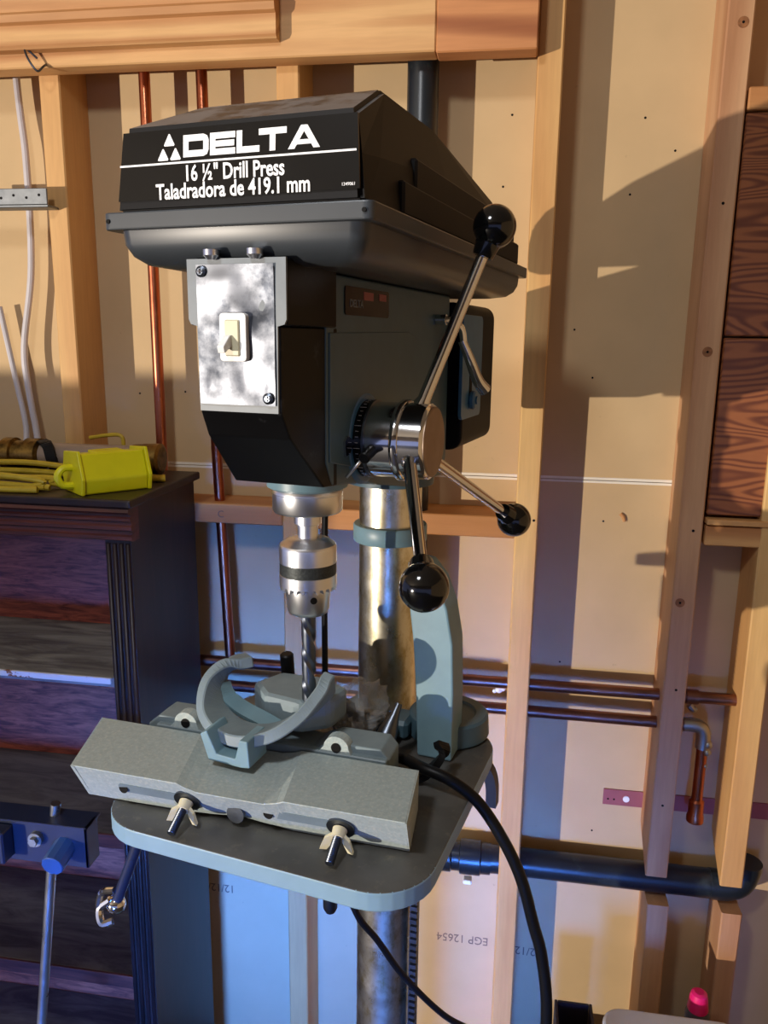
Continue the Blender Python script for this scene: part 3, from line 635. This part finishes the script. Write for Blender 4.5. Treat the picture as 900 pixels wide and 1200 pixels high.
for x, z in ((-0.0275, 1.5470), (0.0265, 1.4560)):
    bm = B(); lathe(bm, (x, -0.3370, z), (x, -0.3400, z), [(0, 0.0042), (0.0012, 0.0042), (0.0024, 0.0024)], 16); obj('screw', bm, MT['darksteel'], front)
    bm = B(); box(bm, x - 0.0018, x + 0.0018, -0.3402, -0.3394, z - 0.0004, z + 0.0004); box(bm, x - 0.0004, x + 0.0004, -0.3402, -0.3394, z - 0.0018, z + 0.0018); obj('screw_slot', bm, MT['chrome'], front)
bm = B(); prism(bm, rrect(-0.0112, 0.0112, 1.4825, 1.5175, 0.003, 3), 'y', -0.3412, -0.3345, 0.0006); tg = obj('toggle_switch', bm, MT['togglew'], front, label='white toggle switch with ivory lever')
bm = B(); box(bm, -0.0060, 0.0060, -0.3428, -0.3408, 1.4865, 1.5125, 0.0008); obj('toggle_frame', bm, MT['toggle'], front)
bm = B(); prism(bm, [(-0.342, 1.4935), (-0.352, 1.4885), (-0.3535, 1.4935), (-0.345, 1.5010), (-0.342, 1.5020)], 'x', -0.0060, -0.0002, 0.0006); obj('toggle_lever', bm, MT['togglew'], front)
# nameplate
bm = B(); prism(bm, rrect(-0.2370, -0.1340, 1.5195, 1.5430, 0.003, 3), 'x', 0.0430, 0.0446); npl = obj('nameplate', bm, MT['label'], head, label='small black rating plate with silver print')
R90 = (PI / 2, 0, PI / 2)
text_mesh('plate_text', 'DELTA', MT['bezel'], head, (0.0448, -0.213, 1.5290), 0.0090, 1.1, 0.0001, rot=R90)
bm = B(); box(bm, 0.0444, 0.0449, -0.197, -0.174, 1.533, 1.540); box(bm, 0.0444, 0.0449, -0.160, -0.142, 1.534, 1.540); obj('plate_print', bm, MT['redstrip'], head)
# hub and dial, axis along x
HY, HZ = -0.19, 1.412
hub = B(); lathe(hub, (0.053, HY, HZ), (0.11, HY, HZ), [(0, 0.0310), (0.0, 0.0335), (0.026, 0.0335), (0.0265, 0.0355), (0.028, 0.0365), (0.032, 0.0365), (0.0335, 0.0355), (0.034, 0.0340), (0.053, 0.0335), (0.0555, 0.0315), (0.0560, 0.0300)], 48)
hub = obj('feed_hub', hub, MT['chrome'], dp, label='polished steel hub of the feed handles')
bm = B(); lathe(bm, (0.1085, HY, HZ), (0.1105, HY, HZ), [(0, 0.0310), (0.001, 0.0310), (0.0018, 0.0295)], 40); obj('hub_cap', bm, MT['hubface'], hub)
bm = B(); lathe(bm, (0.0458, HY, HZ), (0.06, HY, HZ), [(0, 0.0345), (0, 0.0350), (0.0085, 0.0350), (0.0085, 0.033)], 48); dial = obj('depth_dial', bm, MT['label'], dp, label='black depth dial with white tick marks')
bm = B()
for k in range(44):
    a = 2 * PI * k / 44; L_ = 0.0060 if k % 4 == 0 else 0.0028
    vs = box(bm, 0.0500 - L_ / 2, 0.0500 + L_ / 2, -0.00016, 0.00016, 0.0345, 0.03508)
    bmesh.ops.rotate(bm, verts=vs, cent=(0, 0, 0), matrix=Matrix.Rotation(a, 3, 'X')); bmesh.ops.translate(bm, verts=vs, vec=(0, HY, HZ))
obj('tick_marks', bm, MT['white'], dial)
bm = B(); lathe(bm, (0.0540, HY, HZ), (0.056, HY, HZ), [(0, 0.0352), (0.002, 0.0352)], 48); obj('dial_ring', bm, MT['darksteel'], dial)
bm = B(); prism(bm, [(-0.242, 1.414), (-0.236, 1.419), (-0.222, 1.4135), (-0.230, 1.404), (-0.240, 1.401)], 'x', 0.0450, 0.0470); obj('depth_pointer', bm, MT['chrome'], head)
bm = B(); cyl(bm, (0.063, HY - 0.0315, HZ - 0.006), (0.063, HY - 0.0500, HZ - 0.011), 0.0052, seg=14, bev=0.001); sl = obj('dial_lock_screw', bm, MT['rubber'], dp)
bm = B(); tube(bm, [(0.062, HY - 0.046, HZ - 0.010), (0.048, HY - 0.052, HZ - 0.028)], 0.0015, 8, 0); obj('lock_rod', bm, MT['steel'], sl)
for ang in (87, -33, 207):
    a = math.radians(ang); d = Vector((0, math.cos(a), math.sin(a)))
    p0 = Vector((0.096, HY, HZ)) + d * 0.030; p1 = Vector((0.150, HY + 0.011, HZ - 0.001)) + d * 0.179
    u = (p1 - p0).normalized()
    bm = B(); lathe(bm, p0 - u * 0.004, p1, [(0, 0.0075), (0.008, 0.0075), (0.012, 0.0058), ((p1 - p0).length - 0.010, 0.0050), ((p1 - p0).length, 0.0045)], 20)
    hh = obj('feed_handle', bm, MT['chrome'], dp)
    bm = B(); ball(bm, p1 + u * 0.004, 0.0182, 32); lathe(bm, p1 - u * 0.022, p1, [(0, 0.0085), (0.002, 0.0092), (0.010, 0.0105), (0.02, 0.012)], 24); obj('ball_knob', bm, MT['ball'], hh)
# quill, spindle and chuck
SX, SY = 0.0, -0.2194
bm = B(); lathe(bm, (SX, SY, 1.382), (SX, SY, 1.365), [(0, 0.0365), (0.012, 0.0365), (0.014, 0.033)], 40); obj('quill_boss', bm, MT['post'], dp)
bm = B(); lathe(bm, (SX, SY, 1.369), (SX, SY, 1.33), [(0, 0.031), (0.001, 0.0318), (0.005, 0.0322), (0.0055, 0.0318), (0.0205, 0.0318), (0.0225, 0.0305), (0.0235, 0.024)], 48); obj('quill_collar', bm, MT['steel'], dp)
bm = B(); lathe(bm, (SX, SY, 1.343), (SX, SY, 1.31), [(-0.004, 0.0125), (0.008, 0.0125), (0.009, 0.0100), (0.0105, 0.0100), (0.0105, 0.0095), (0.026, 0.0095)], 32); obj('spindle', bm, MT['steel'], dp)
bm = B(); lathe(bm, (SX, SY, 1.3215), (SX, SY, 1.24), [(0, 0.013), (0.0012, 0.0190), (0.0045, 0.0235), (0.0055, 0.0255), (0.0070, 0.0262), (0.0090, 0.0265), (0.0225, 0.0265), (0.0229, 0.0258),
    (0.0335, 0.0258), (0.0339, 0.0265), (0.0440, 0.0265), (0.0446, 0.0255), (0.0450, 0.0205), (0.0680, 0.0198), (0.0715, 0.0178), (0.0730, 0.0150), (0.0745, 0.0100)], 56)
ck = obj('drill_chuck', bm, MT['steel'], dp, label='keyed steel drill chuck with dark band')
bm = B(); lathe(bm, (SX, SY, 1.2985), (SX, SY, 1.2878), [(0, 0.0262), (0.0106, 0.0262)], 56, cap=False); obj('knurled_band', bm, MT['knurl'], ck)
bm = B()
for k in range(24):
    a = 2 * PI * k / 24; c, s = math.cos(a), math.sin(a)
    vs = box(bm, 0.0205, 0.0264, -0.0022, 0.0022, 1.2732, 1.2782)
    for v in vs:
        if v.co.z < 1.275: v.co.y *= 0.2
    bmesh.ops.rotate(bm, verts=vs, cent=(0, 0, 0), matrix=Matrix.Rotation(a, 3, 'Z')); bmesh.ops.translate(bm, verts=vs, vec=(SX, SY, 0))
obj('chuck_teeth', bm, MT['steel'], ck)
for a in (-50, 70, 190):
    c, s = math.cos(math.radians(a)), math.sin(math.radians(a)); bm = B(); cyl(bm, (SX + c * 0.0170, SY + s * 0.0170, 1.2665), (SX + c * 0.0208, SY + s * 0.0208, 1.2665), 0.0032, seg=16); obj('key_hole', bm, MT['hole'], ck)
# motor
bm = B(); prism(bm, rrect(-0.062, 0.056, 1.365, 1.545, 0.016, 4), 'y', 0.10, 0.255, 0.003)
mo = obj('motor', bm, MT['blackside'], dp, label='black electric motor behind the head')
bm = B(); prism(bm, rrect(0.078, 0.172, 1.405, 1.530, 0.008, 4), 'x', 0.0562, 0.0605, 0.0006); mp_ = obj('motor_plate', bm, MT['castblue'], mo, label='blue slotted motor mounting plate')
bm = B(); prism(bm, rrect(0.112, 0.124, 1.430, 1.462, 0.005, 4), 'x', 0.0600, 0.0610); obj('slot', bm, MT['hole'], mo)
bm = B(); cyl(bm, (0.060, 0.120, 1.427), (0.068, 0.120, 1.427), 0.0115, bev=0.002); cyl(bm, (0.066, 0.120, 1.427), (0.070, 0.120, 1.427), 0.005); obj('plate_bolt', bm, MT['castblue'], mo)
bm = B(); box(bm, -0.03, 0.03, 0.07, 0.11, 1.39, 1.53, 0.004); obj('motor_bracket', bm, MT['cast'], dp)
bm = B(); cyl(bm, (0.044, 0.020, 1.522), (0.056, 0.020, 1.522), 0.006); tube(bm, [(0.054, 0.020, 1.522), (0.062, 0.026, 1.521), (0.070, 0.034, 1.512), (0.072, 0.038, 1.495)], 0.0042, 10, 5); lv = obj('belt_tension_lever', bm, MT['chrome'], dp)
bm = B(); tube(bm, [(0.070, 0.036, 1.500), (0.078, 0.045, 1.478), (0.084, 0.060, 1.455), (0.090, 0.072, 1.443)], 0.0060, 12, 5, rad=lambda t: 0.8 + 0.5 * t); obj('lever_grip', bm, MT['chrome'], lv)
bm = B(); tube(bm, [(-0.030, -0.115, 1.372), (-0.032, -0.115, 1.25), (-0.0315, -0.115, 1.115)], 0.0034, 10, 3); obj('depth_rod', bm, MT['rubber'], dp, label='thin black rod hanging behind the chuck')
for x in (-0.018, 0.018):
    bm = B(); lathe(bm, (x, -0.338, 1.562), (x, -0.338, 1.552), [(0, 0.006), (0.004, 0.006), (0.007, 0.003)], 14); obj('pan_screw', bm, MT['steel'], dp)

# drill bit held in the chuck
bit = thing('drill_bit', 'dark spiral twist drill bit held in the steel chuck', 'drill bit', W3(SX, SY, 1.135), A, off=(SX, SY, 1.135))
bm = B(); nz_ = 70; R0 = 0.0068; rings = []
for j in range(nz_):
    z = 1.256 - 0.115 * j / (nz_ - 1); tw = (1.256 - z) * 2 * PI / 0.066; ring = []
    for k in range(20):
        a = 2 * PI * k / 20; g = 1 - 0.34 * max(0, math.cos(2 * a)) ** 2
        if j > nz_ - 5: g *= (nz_ - 1 - j) / 4 + 0.02
        ring.append(bm.verts.new((SX + R0 * g * math.cos(a + tw), SY + R0 * g * math.sin(a + tw), z)))
    rings.append(ring)
for a_, b_ in zip(rings, rings[1:]):
    for k in range(20):
        f = bm.faces.new((a_[k], a_[(k + 1) % 20], b_[(k + 1) % 20], b_[k])); f.smooth = True
bm.faces.new(rings[0]); bm.faces.new(rings[-1])
obj('spiral_flute', bm, MT['darksteel'], bit)

# ------------------------------------------------------------------ mortising fence on the table
TT = 1.0795
fen = thing('mortising_fence', 'speckled grey cast fence with wing nuts lying across drill press table', 'fence', W3(-0.02, -0.29, TT), A, off=(-0.02, -0.29, TT))
def lerp(a, b_, t): return tuple(a[i] + (b_[i] - a[i]) * t for i in range(len(a)))
FT0, FT1 = (-0.1780, -0.3450), (0.1330, -0.3165)        # top front edge
FB0, FB1 = (-0.1770, -0.3255), (0.1295, -0.2960)        # bottom front edge
BT0, BT1 = (-0.2150, -0.2580), (0.1165, -0.2350)        # top back edge
bm = B(); secs = []
for t in (0.0, 0.34, 0.36, 0.40, 0.50, 0.60, 0.64, 0.66, 1.0):
    dip = 0.0 if t < 0.35 or t > 0.65 else (0.0026 if t in (0.36, 0.64) else 0.0055)
    lift = 0.0 if t < 0.35 or t > 0.65 else 0.008 * (1 - abs(t - 0.5) / 0.16)
    ft = lerp(FT0, FT1, t); fb = lerp(FB0, FB1, t); bt = lerp(BT0, BT1, t)
    zt = 1.1200 - dip
    secs.append([(ft[0], ft[1], zt), (fb[0], fb[1], TT + 0.0005 + lift * 0.7), (fb[0] - 0.001, fb[1] + 0.010, TT + 0.0005 + lift * 0.7), (ft[0] - 0.001, ft[1] + 0.012, zt - 0.010), (bt[0], bt[1] - 0.004, zt - 0.010), (bt[0], bt[1] - 0.004, TT + 0.0005), (bt[0], bt[1], TT + 0.0005), (bt[0], bt[1], zt)])
loft(bm, secs); bmesh.ops.recalc_face_normals(bm, faces=bm.faces)
bmesh.ops.bevel(bm, geom=[e for e in bm.edges if e.calc_face_angle(0) > 1.0], offset=0.0008, segments=1, affect='EDGES')
body = obj('fence_body', bm, MT['fence'], fen)
for t in (0.0, 1.0):
    bm = B()
    ft = lerp(FT0, FT1, t); fb = lerp(FB0, FB1, t); bt = lerp(BT0, BT1, t); o_ = 0.0006 if t else -0.0006
    s_ = -1 if t else 1
    P = [(ft[0] + o_, ft[1], 1.1195), (fb[0] + o_, fb[1], TT + 0.001), (bt[0] + o_, bt[1], TT + 0.001), (bt[0] + o_, bt[1], 1.1195)]
    a = [bm.verts.new(p) for p in P]; b_ = [bm.verts.new((p[0] + s_ * 0.004, p[1], p[2])) for p in P]
    bm.faces.new(a); bm.faces.new(b_)
    for k in range(4): bm.faces.new((a[k], a[(k + 1) % 4], b_[(k + 1) % 4], b_[k]))
    obj('end_wall', bm, MT['fence'], fen)
def onface(t, v, e):     # point on the front face, v 0 bottom .. 1 top, e proud
    ft = lerp(FT0, FT1, t); fb = lerp(FB0, FB1, t); p = lerp(fb, ft, v); return Vector((p[0] - 0.0 * e, p[1] - e, TT + (1.12 - TT) * v - 0.3 * e))
for t0, t1 in ((0.145, 0.36), (0.60, 0.80)):
    bm = B(); pts = []
    for k in range(9): a = PI / 2 + PI * k / 8; pts.append((t0 + 0.012 * math.cos(a), 0.52 + 0.13 * math.sin(a)))
    for k in range(9): a = -PI / 2 + PI * k / 8; pts.append((t1 + 0.012 * math.cos(a), 0.52 + 0.13 * math.sin(a)))
    f0 = [bm.verts.new(onface(t, v, 0.0006)) for t, v in pts]; f1 = [bm.verts.new(onface(t, v, -0.003)) for t, v in pts]; n = len(pts)
    bm.faces.new(f0); bm.faces.new(f1)
    for k in range(n): bm.faces.new((f0[k], f0[(k + 1) % n], f1[(k + 1) % n], f1[k]))
    obj('slot', bm, MT['fork'], fen)
    bm = B(); P = onface(t0 + 0.004, 0.52, 0.0009); lathe(bm, P, P - Vector((0, 0.0006, 0)), [(0, 0.0048), (0.0003, 0.0048)], 16); obj('slot_hole', bm, MT['hole'], fen)
for t in (0.355, 0.815):
    P = onface(t, 0.50, 0.0); D = Vector((0.083, -0.9, -0.42)).normalized()
    bm = B(); lathe(bm, P, P + D, [(0, 0.0125), (0.0022, 0.0125), (0.0024, 0.004)], 24); obj('washer', bm, MT['darksteel'], fen)
    bm = B(); n = 26; prof = []
    for k in range(n): prof += [(0.002 + k * 0.00125, 0.0040), (0.002 + k * 0.00125 + 0.0006, 0.0034)]
    lathe(bm, P, P + D, prof, 14); obj('bolt', bm, MT['darksteel'], fen)
    bm = B(); lathe(bm, P + D * 0.003, P + D, [(0, 0.0065), (0.008, 0.0055)], 16)
    x_, y_, z_ = frame_of(P, P + D); side = Vector((1, 0, 0.25)).normalized(); 
    for s in (-1, 1):
        q = P + D * 0.006; u = (Vector((1, 0.09, 0)) * s + Vector((0, 0, -0.42))).normalized()
        pts = [q + u * 0.004 + Vector((0, 0, 0.003)), q + u * 0.012 + Vector((0, -0.003, 0.002)), q + u * 0.016 + Vector((0, -0.004, -0.006)), q + u * 0.010 + Vector((0, -0.002, -0.009)), q + u * 0.004 + Vector((0, 0, -0.004))]
        a = [bm.verts.new(p) for p in pts]; b_ = [bm.verts.new(p + D * 0.003) for p in pts]
        bm.faces.new(a); bm.faces.new(b_)
        for k in range(5): bm.faces.new((a[k], a[(k + 1) % 5], b_[(k + 1) % 5], b_[k]))
    obj('wing_nut', bm, MT['ivory'], fen, label='ivory wing nut')
P = onface(0.50, 0.33, 0.001); bm = B(); lathe(bm, P, P + Vector((0, -1, 0)), [(0, 0.0085), (0.0016, 0.0085), (0.0018, 0.002)], 20); obj('centre_washer', bm, MT['darksteel'], fen)

# cast back plate behind the fence
bk = thing('fence_bracket', 'low grey cast bracket with two bolt eyes right behind the fence', 'bracket', W3(-0.05, -0.225, TT), A, off=(-0.05, -0.225, TT))
def FR(x, y, z):   # frame running along the fence
    a = math.atan2(BT1[1] - BT0[1], BT1[0] - BT0[0]); return (x * math.cos(a) - y * math.sin(a), x * math.sin(a) + y * math.cos(a), z)
def fr_apply(bm):
    for v in bm.verts: v.co = Vector(FR(*v.co)) + Vector((0, -0.2325 + 0.0, 0))
bm = B(); prism(bm, [(-0.168, TT + 0.0005), (-0.168, 1.117), (-0.155, 1.1275), (-0.120, 1.1275), (-0.108, 1.1215), (-0.030, 1.1225), (0.010, 1.119), (0.030, 1.1285), (0.078, 1.1285), (0.086, 1.119), (0.086, TT + 0.0005)], 'y', -0.002, 0.032, 0.0015); fr_apply(bm); obj('bracket_body', bm, MT['fork'], bk)
bm = B(); box(bm, -0.155, 0.085, -0.0085, -0.0005, 1.108, 1.1215, 0.001); fr_apply(bm); obj('front_lip', bm, MT['fork'], bk)
for x in (-0.122, 0.036):
    bm = B(); prism(bm, [(x - 0.020, 1.118)] + [(x + 0.0125 * math.cos(a), 1.1265 + 0.0115 * math.sin(a)) for a in [PI * (1 - k / 10) for k in range(11)]] + [(x + 0.016, 1.118)], 'y', -0.0080, 0.004, 0.0005); fr_apply(bm); obj('bolt_eye', bm, MT['fence'], bk)
    bm = B(); cyl(bm, (x, -0.0088, 1.127), (x, -0.006, 1.127), 0.0048, seg=18); fr_apply(bm); obj('eye_hole', bm, MT['hole'], bk)

# fork-shaped hold-down resting on the fence
fk = thing('hold_down_yoke', 'grey cast two armed yoke standing behind the fence under the drill bit', 'casting', W3(-0.03, -0.22, TT), A, off=(-0.03, -0.22, TT))
# yoke arc
bm = B()
ribbon(bm, [(-0.078, -0.195, 1.180), (-0.094, -0.212, 1.177), (-0.098, -0.232, 1.164), (-0.088, -0.250, 1.148), (-0.066, -0.262, 1.139), (-0.040, -0.266, 1.138), (-0.014, -0.262, 1.145), (0.006, -0.248, 1.158), (0.017, -0.230, 1.172), (0.020, -0.214, 1.181)], (0.0, 1.0, -0.10), 0.036, 0.0115, 6, wfun=lambda t: 1.0 - 0.25 * abs(2 * t - 1))
bmesh.ops.bevel(bm, geom=list(bm.edges), offset=0.0012, segments=1, affect='EDGES'); obj('yoke_arc', bm, MT['fork'], fk)
# U channel at the front of the yoke
bm = B()
prism(bm, [(-0.0820, 1.1470), (-0.0750, 1.1510), (-0.0650, 1.1300), (-0.0460, 1.1290), (-0.0410, 1.1480), (-0.0330, 1.1480), (-0.0310, 1.1225), (-0.0400, 1.1212), (-0.0740, 1.1225)], 'y', -0.294, -0.262, 0.001)
for v in bm.verts: v.co.x += 0.008; 
obj('channel', bm, MT['post'], fk)
bm = B()
ribbon(bm, [(-0.094, -0.222, 1.163), (-0.086, -0.226, 1.152), (-0.066, -0.232, 1.145), (-0.040, -0.238, 1.141), (-0.022, -0.243, 1.138)], (0, 0.9, 0.3), 0.016, 0.005); obj('inner_arm', bm, MT['post'], fk)
bm = B()
prism(bm, [(-0.070, -0.205), (-0.045, -0.228), (-0.005, -0.232), (0.020, -0.212), (0.024, -0.180), (-0.01, -0.165), (-0.055, -0.170)], 'z', 1.1290, 1.162, 0.006); obj('yoke_body', bm, MT['fork'], fk)
bm = B(); cyl(bm, (-0.056, -0.150, 1.10), (-0.056, -0.158, 1.176), 0.0072, seg=18, bev=0.0015); obj('black_stud', bm, MT['rubber'], fk)

# curved post with a ring clamp
cp = thing('clamp_post', 'tall curved blue grey cast post with a ring base, at right end of table', 'casting', W3(0.10, -0.11, TT), A, off=(0.10, -0.11, TT))
bm = B()
prof = [(-0.006, 1.2800), (0.012, 1.2780), (0.026, 1.262), (0.036, 1.235), (0.0420, 1.20), (0.0430, 1.15), (0.0415, TT + 0.0006), (0.0050, TT + 0.0006), (0.0035, 1.14), (0.0, 1.20), (-0.006, 1.25)]
prism(bm, [(0.0800 + x, z) for x, z in prof], 'y', -0.142, -0.102, 0.002)
for v in bm.verts: v.co.y += (v.co.z - 1.08) * 0.10; v.co.x += -(v.co.z - 1.08) * 0.05
obj('post_blade', bm, MT['post'], cp)
bm = B(); lathe(bm, (0.100, -0.078, TT + 0.0005), (0.100, -0.078, 1.2), [(0, 0.028), (0, 0.0430), (0.002, 0.0445), (0.022, 0.0430), (0.0245, 0.0405), (0.0245, 0.030), (0.022, 0.028)], 40); obj('ring_clamp', bm, MT['cast'], cp)
bm = B(); box(bm, 0.044, 0.066, -0.120, -0.085, TT + 0.001, TT + 0.022, 0.004); cyl(bm, (0.052, -0.135, TT + 0.012), (0.052, -0.105, TT + 0.012), 0.006); obj('clamp_ear', bm, MT['cast'], cp)

# plastic bag of small tools, cone tool, black plug
bag = thing('plastic_bag', 'crumpled clear plastic bag on the table behind the grey yoke', 'bag', W3(0.03, -0.12, TT), A, off=(0.03, -0.12, TT))
bm = B(); ball(bm, (0, 0, 0), 1.0, 36)
for v in bm.verts:
    n_ = noise.noise(v.co * 2.1) * 0.30 + noise.noise(v.co * 5.0) * 0.14 + abs(noise.noise(v.co * 3.3)) * 0.2
    k = 0.85 + n_; v.co = Vector((0.012 + v.co.x * 0.030 * k, -0.122 + v.co.y * 0.040 * k, max(TT + 0.0008, TT + 0.026 + v.co.z * 0.040 * k)))
for f in bm.faces: f.smooth = False
obj('bag_film', bm, MT['bag'], bag)
bm = B()
for i in range(9):
    p = Vector((-0.005 + random.uniform(0.0, 0.035), -0.118 + random.uniform(-0.024, 0.024), TT + 0.008 + random.uniform(0, 0.022))); q = p + Vector((random.uniform(-0.022, 0.022), random.uniform(-0.012, 0.012), random.uniform(-0.004, 0.010)))
    cyl(bm, p, q, random.uniform(0.004, 0.008), seg=10)
obj('bagged_parts', bm, MT['rubber'], bag)
tl = thing('socket_tool', 'small chrome cone shaped tool beside the crumpled plastic bag', 'tool', W3(0.060, -0.175, TT), A, off=(0.060, -0.175, TT))
bm = B(); lathe(bm, (0.060, -0.172, TT + 0.026), (0.068, -0.152, TT + 0.060), [(0, 0.011), (0.010, 0.010), (0.028, 0.005), (0.040, 0.0035)], 20); obj('cone', bm, MT['darksteel'], tl)
bm = B(); cyl(bm, (0.055, -0.178, TT + 0.013), (0.060, -0.172, TT + 0.027), 0.011, seg=18); box(bm, 0.046, 0.068, -0.192, -0.166, TT + 0.0005, TT + 0.014, 0.003); obj('tool_body', bm, MT['rubber'], tl)
bm = B(); ribbon(bm, [(0.098, -0.190, TT + 0.004), (0.112, -0.186, TT + 0.012), (0.122, -0.176, TT + 0.026), (0.118, -0.168, TT + 0.034)], (0, 1, 0.1), 0.016, 0.007)
for v in bm.verts: v.co = Vector(W3(*v.co))
solo('plug_end', bm, MT['rubber'], 'black plastic plug end lying at foot of the curved post', 'plug')

# power cords
bm = B(); pts = [W3(0.078, -0.170, TT + 0.010), W3(0.090, -0.185, TT + 0.018), W3(0.112, -0.203, TT + 0.024), W3(0.140, -0.205, TT + 0.018), W3(0.165, -0.200, 1.078), W3(0.190, -0.200, 1.045), W3(0.2085, -0.2, 1.009), W3(0.222, -0.2, 0.965), W3(0.232, -0.2, 0.930), W3(0.240, -0.2, 0.860), W3(0.236, -0.195, 0.70), W3(0.21, -0.18, 0.4), W3(0.15, -0.15, 0.2), W3(0.10, -0.13, 0.037)]
tube(bm, pts, 0.0056, 12, 8); solo('power_cord', bm, MT['rubber'], 'thick black power cord draped over the right edge of drill press table', 'cord')
bm = B(); pts = [W3(0.030, -0.19, 1.052), W3(0.036, -0.215, 0.99), (-0.152, 0.735, 0.94), (-0.139, 0.74, 0.892), (-0.118, 0.75, 0.855), (-0.090, 0.76, 0.805), (-0.045, 0.78, 0.742), (0.0, 0.80, 0.70), (0.10, 0.84, 0.60), (0.20, 0.9, 0.40), (0.22, 0.93, 0.10), (0.22, 0.95, 0.006)]
tube(bm, pts, 0.0036, 10, 8); solo('thin_cord', bm, MT['rubber'], 'thin glossy black cord curving out from under drill press table', 'cord')

# ------------------------------------------------------------------ clamp stand in front of the bookcase
cs = thing('bar_clamp', 'dark blue clamp bar on a bright steel rod in front of the bookcase', 'clamp', (-0.60, 0.85, 0), off=(-0.60, 0.85, 0))
bm = B(); cyl(bm, (-0.5615, 0.86, 0.905), (-0.640, 0.86, 0.35), 0.0065, seg=18); cyl(bm, (-0.640, 0.86, 0.35), (-0.6895, 0.86, 0.0), 0.0065, seg=18); obj('steel_rod', bm, MT['rod'], cs)
bm = B(); box(bm, -0.95, -0.508, 0.838, 0.842, 0.832, 0.888, 0.0008); box(bm, -0.95, -0.508, 0.838, 0.875, 0.885, 0.889, 0.0008); box(bm, -0.512, -0.508, 0.838, 0.866, 0.832, 0.889, 0.0008)
obj('channel_bar', bm, MT['toolblue'], cs)
bm = B(); cyl(bm, (-0.540, 0.842, 0.860), (-0.540, 0.808, 0.852), 0.0145, seg=10, bev=0.001); obj('round_knob', bm, MT['toolblue2'], cs)
bm = B(); cyl(bm, (-0.577, 0.840, 0.868), (-0.577, 0.832, 0.868), 0.0095, seg=24); cyl(bm, (-0.577, 0.834, 0.868), (-0.577, 0.826, 0.868), 0.0060, seg=6); obj('hex_bolt', bm, MT['galv'], cs)
bm = B(); box(bm, -0.70, -0.610, 0.815, 0.8375, 0.840, 0.884, 0.002); obj('sliding_jaw', bm, MT['toolblue'], cs)

# ------------------------------------------------------------------ things at the foot of the wall
bm = B(); box(bm, 0.11, 0.62, 1.04, 1.325, 0.0, 0.18, 0.004)
solo('storage_box', bm, MT['crate'], 'low dark storage box on the floor against the wall at bottom right', 'box')
t = thing('open_crate', 'narrow dark open topped crate left of the white tub, at bottom right', 'crate', (0.155, 1.165, 0.1802), off=(0.155, 1.165, 0.1802))
for nm, bx in (('crate_side', (0.124, 0.129, 1.10, 1.25)), ('crate_side', (0.184, 0.189, 1.10, 1.25)), ('crate_end', (0.1295, 0.1835, 1.10, 1.105)), ('crate_end', (0.1295, 0.1835, 1.245, 1.25)), ('crate_floor', (0.1295, 0.1835, 1.1055, 1.2445))):
    bm = B(); box(bm, bx[0], bx[1], bx[2], bx[3], 0.1804, 0.352 if nm != 'crate_floor' else 0.19, 0.001); obj(nm, bm, MT['crate'], t)
t = thing('white_tub', 'white plastic tub with rounded lid beside the dark crate, at bottom edge', 'tub', (0.30, 1.13, 0.1802), off=(0.30, 1.13, 0.1802))
bm = B(); prism(bm, rrect(0.200, 0.415, 1.065, 1.185, 0.03, 6), 'z', 0.1804, 0.400, 0.004); obj('tub_body', bm, MT['tub'], t)
bm = B(); prism(bm, rrect(0.194, 0.420, 1.060, 1.190, 0.034, 6), 'z', 0.394, 0.408, 0.005); obj('tub_lid', bm, MT['tub'], t)
t = thing('spray_bottle', 'small grey bottle with bright pink cap by the white tub', 'bottle', (0.360, 1.235, 0.1802), off=(0.360, 1.235, 0.1802))
bm = B(); lathe(bm, (0.362, 1.235, 0.1804), (0.362, 1.235, 0.42), [(0, 0.018), (0.004, 0.020), (0.195, 0.020), (0.203, 0.0165)], 24); obj('bottle_body', bm, MT['bottle'], t)
bm = B(); lathe(bm, (0.362, 1.235, 0.384), (0.362, 1.235, 0.45), [(0, 0.0165), (0.002, 0.0175), (0.024, 0.0150), (0.032, 0.0130), (0.035, 0.008)], 24); obj('bottle_cap', bm, MT['pink'], t)
for o in C.objects:
    if o.parent is None:
        for k, g in (('copper_pipe', 'vertical copper pipes'), ('water_pipe', 'level copper pipes in the studs'), ('white_cable', 'white cables on the wall')):
            if o.name.split('.')[0] == k: o['group'] = g
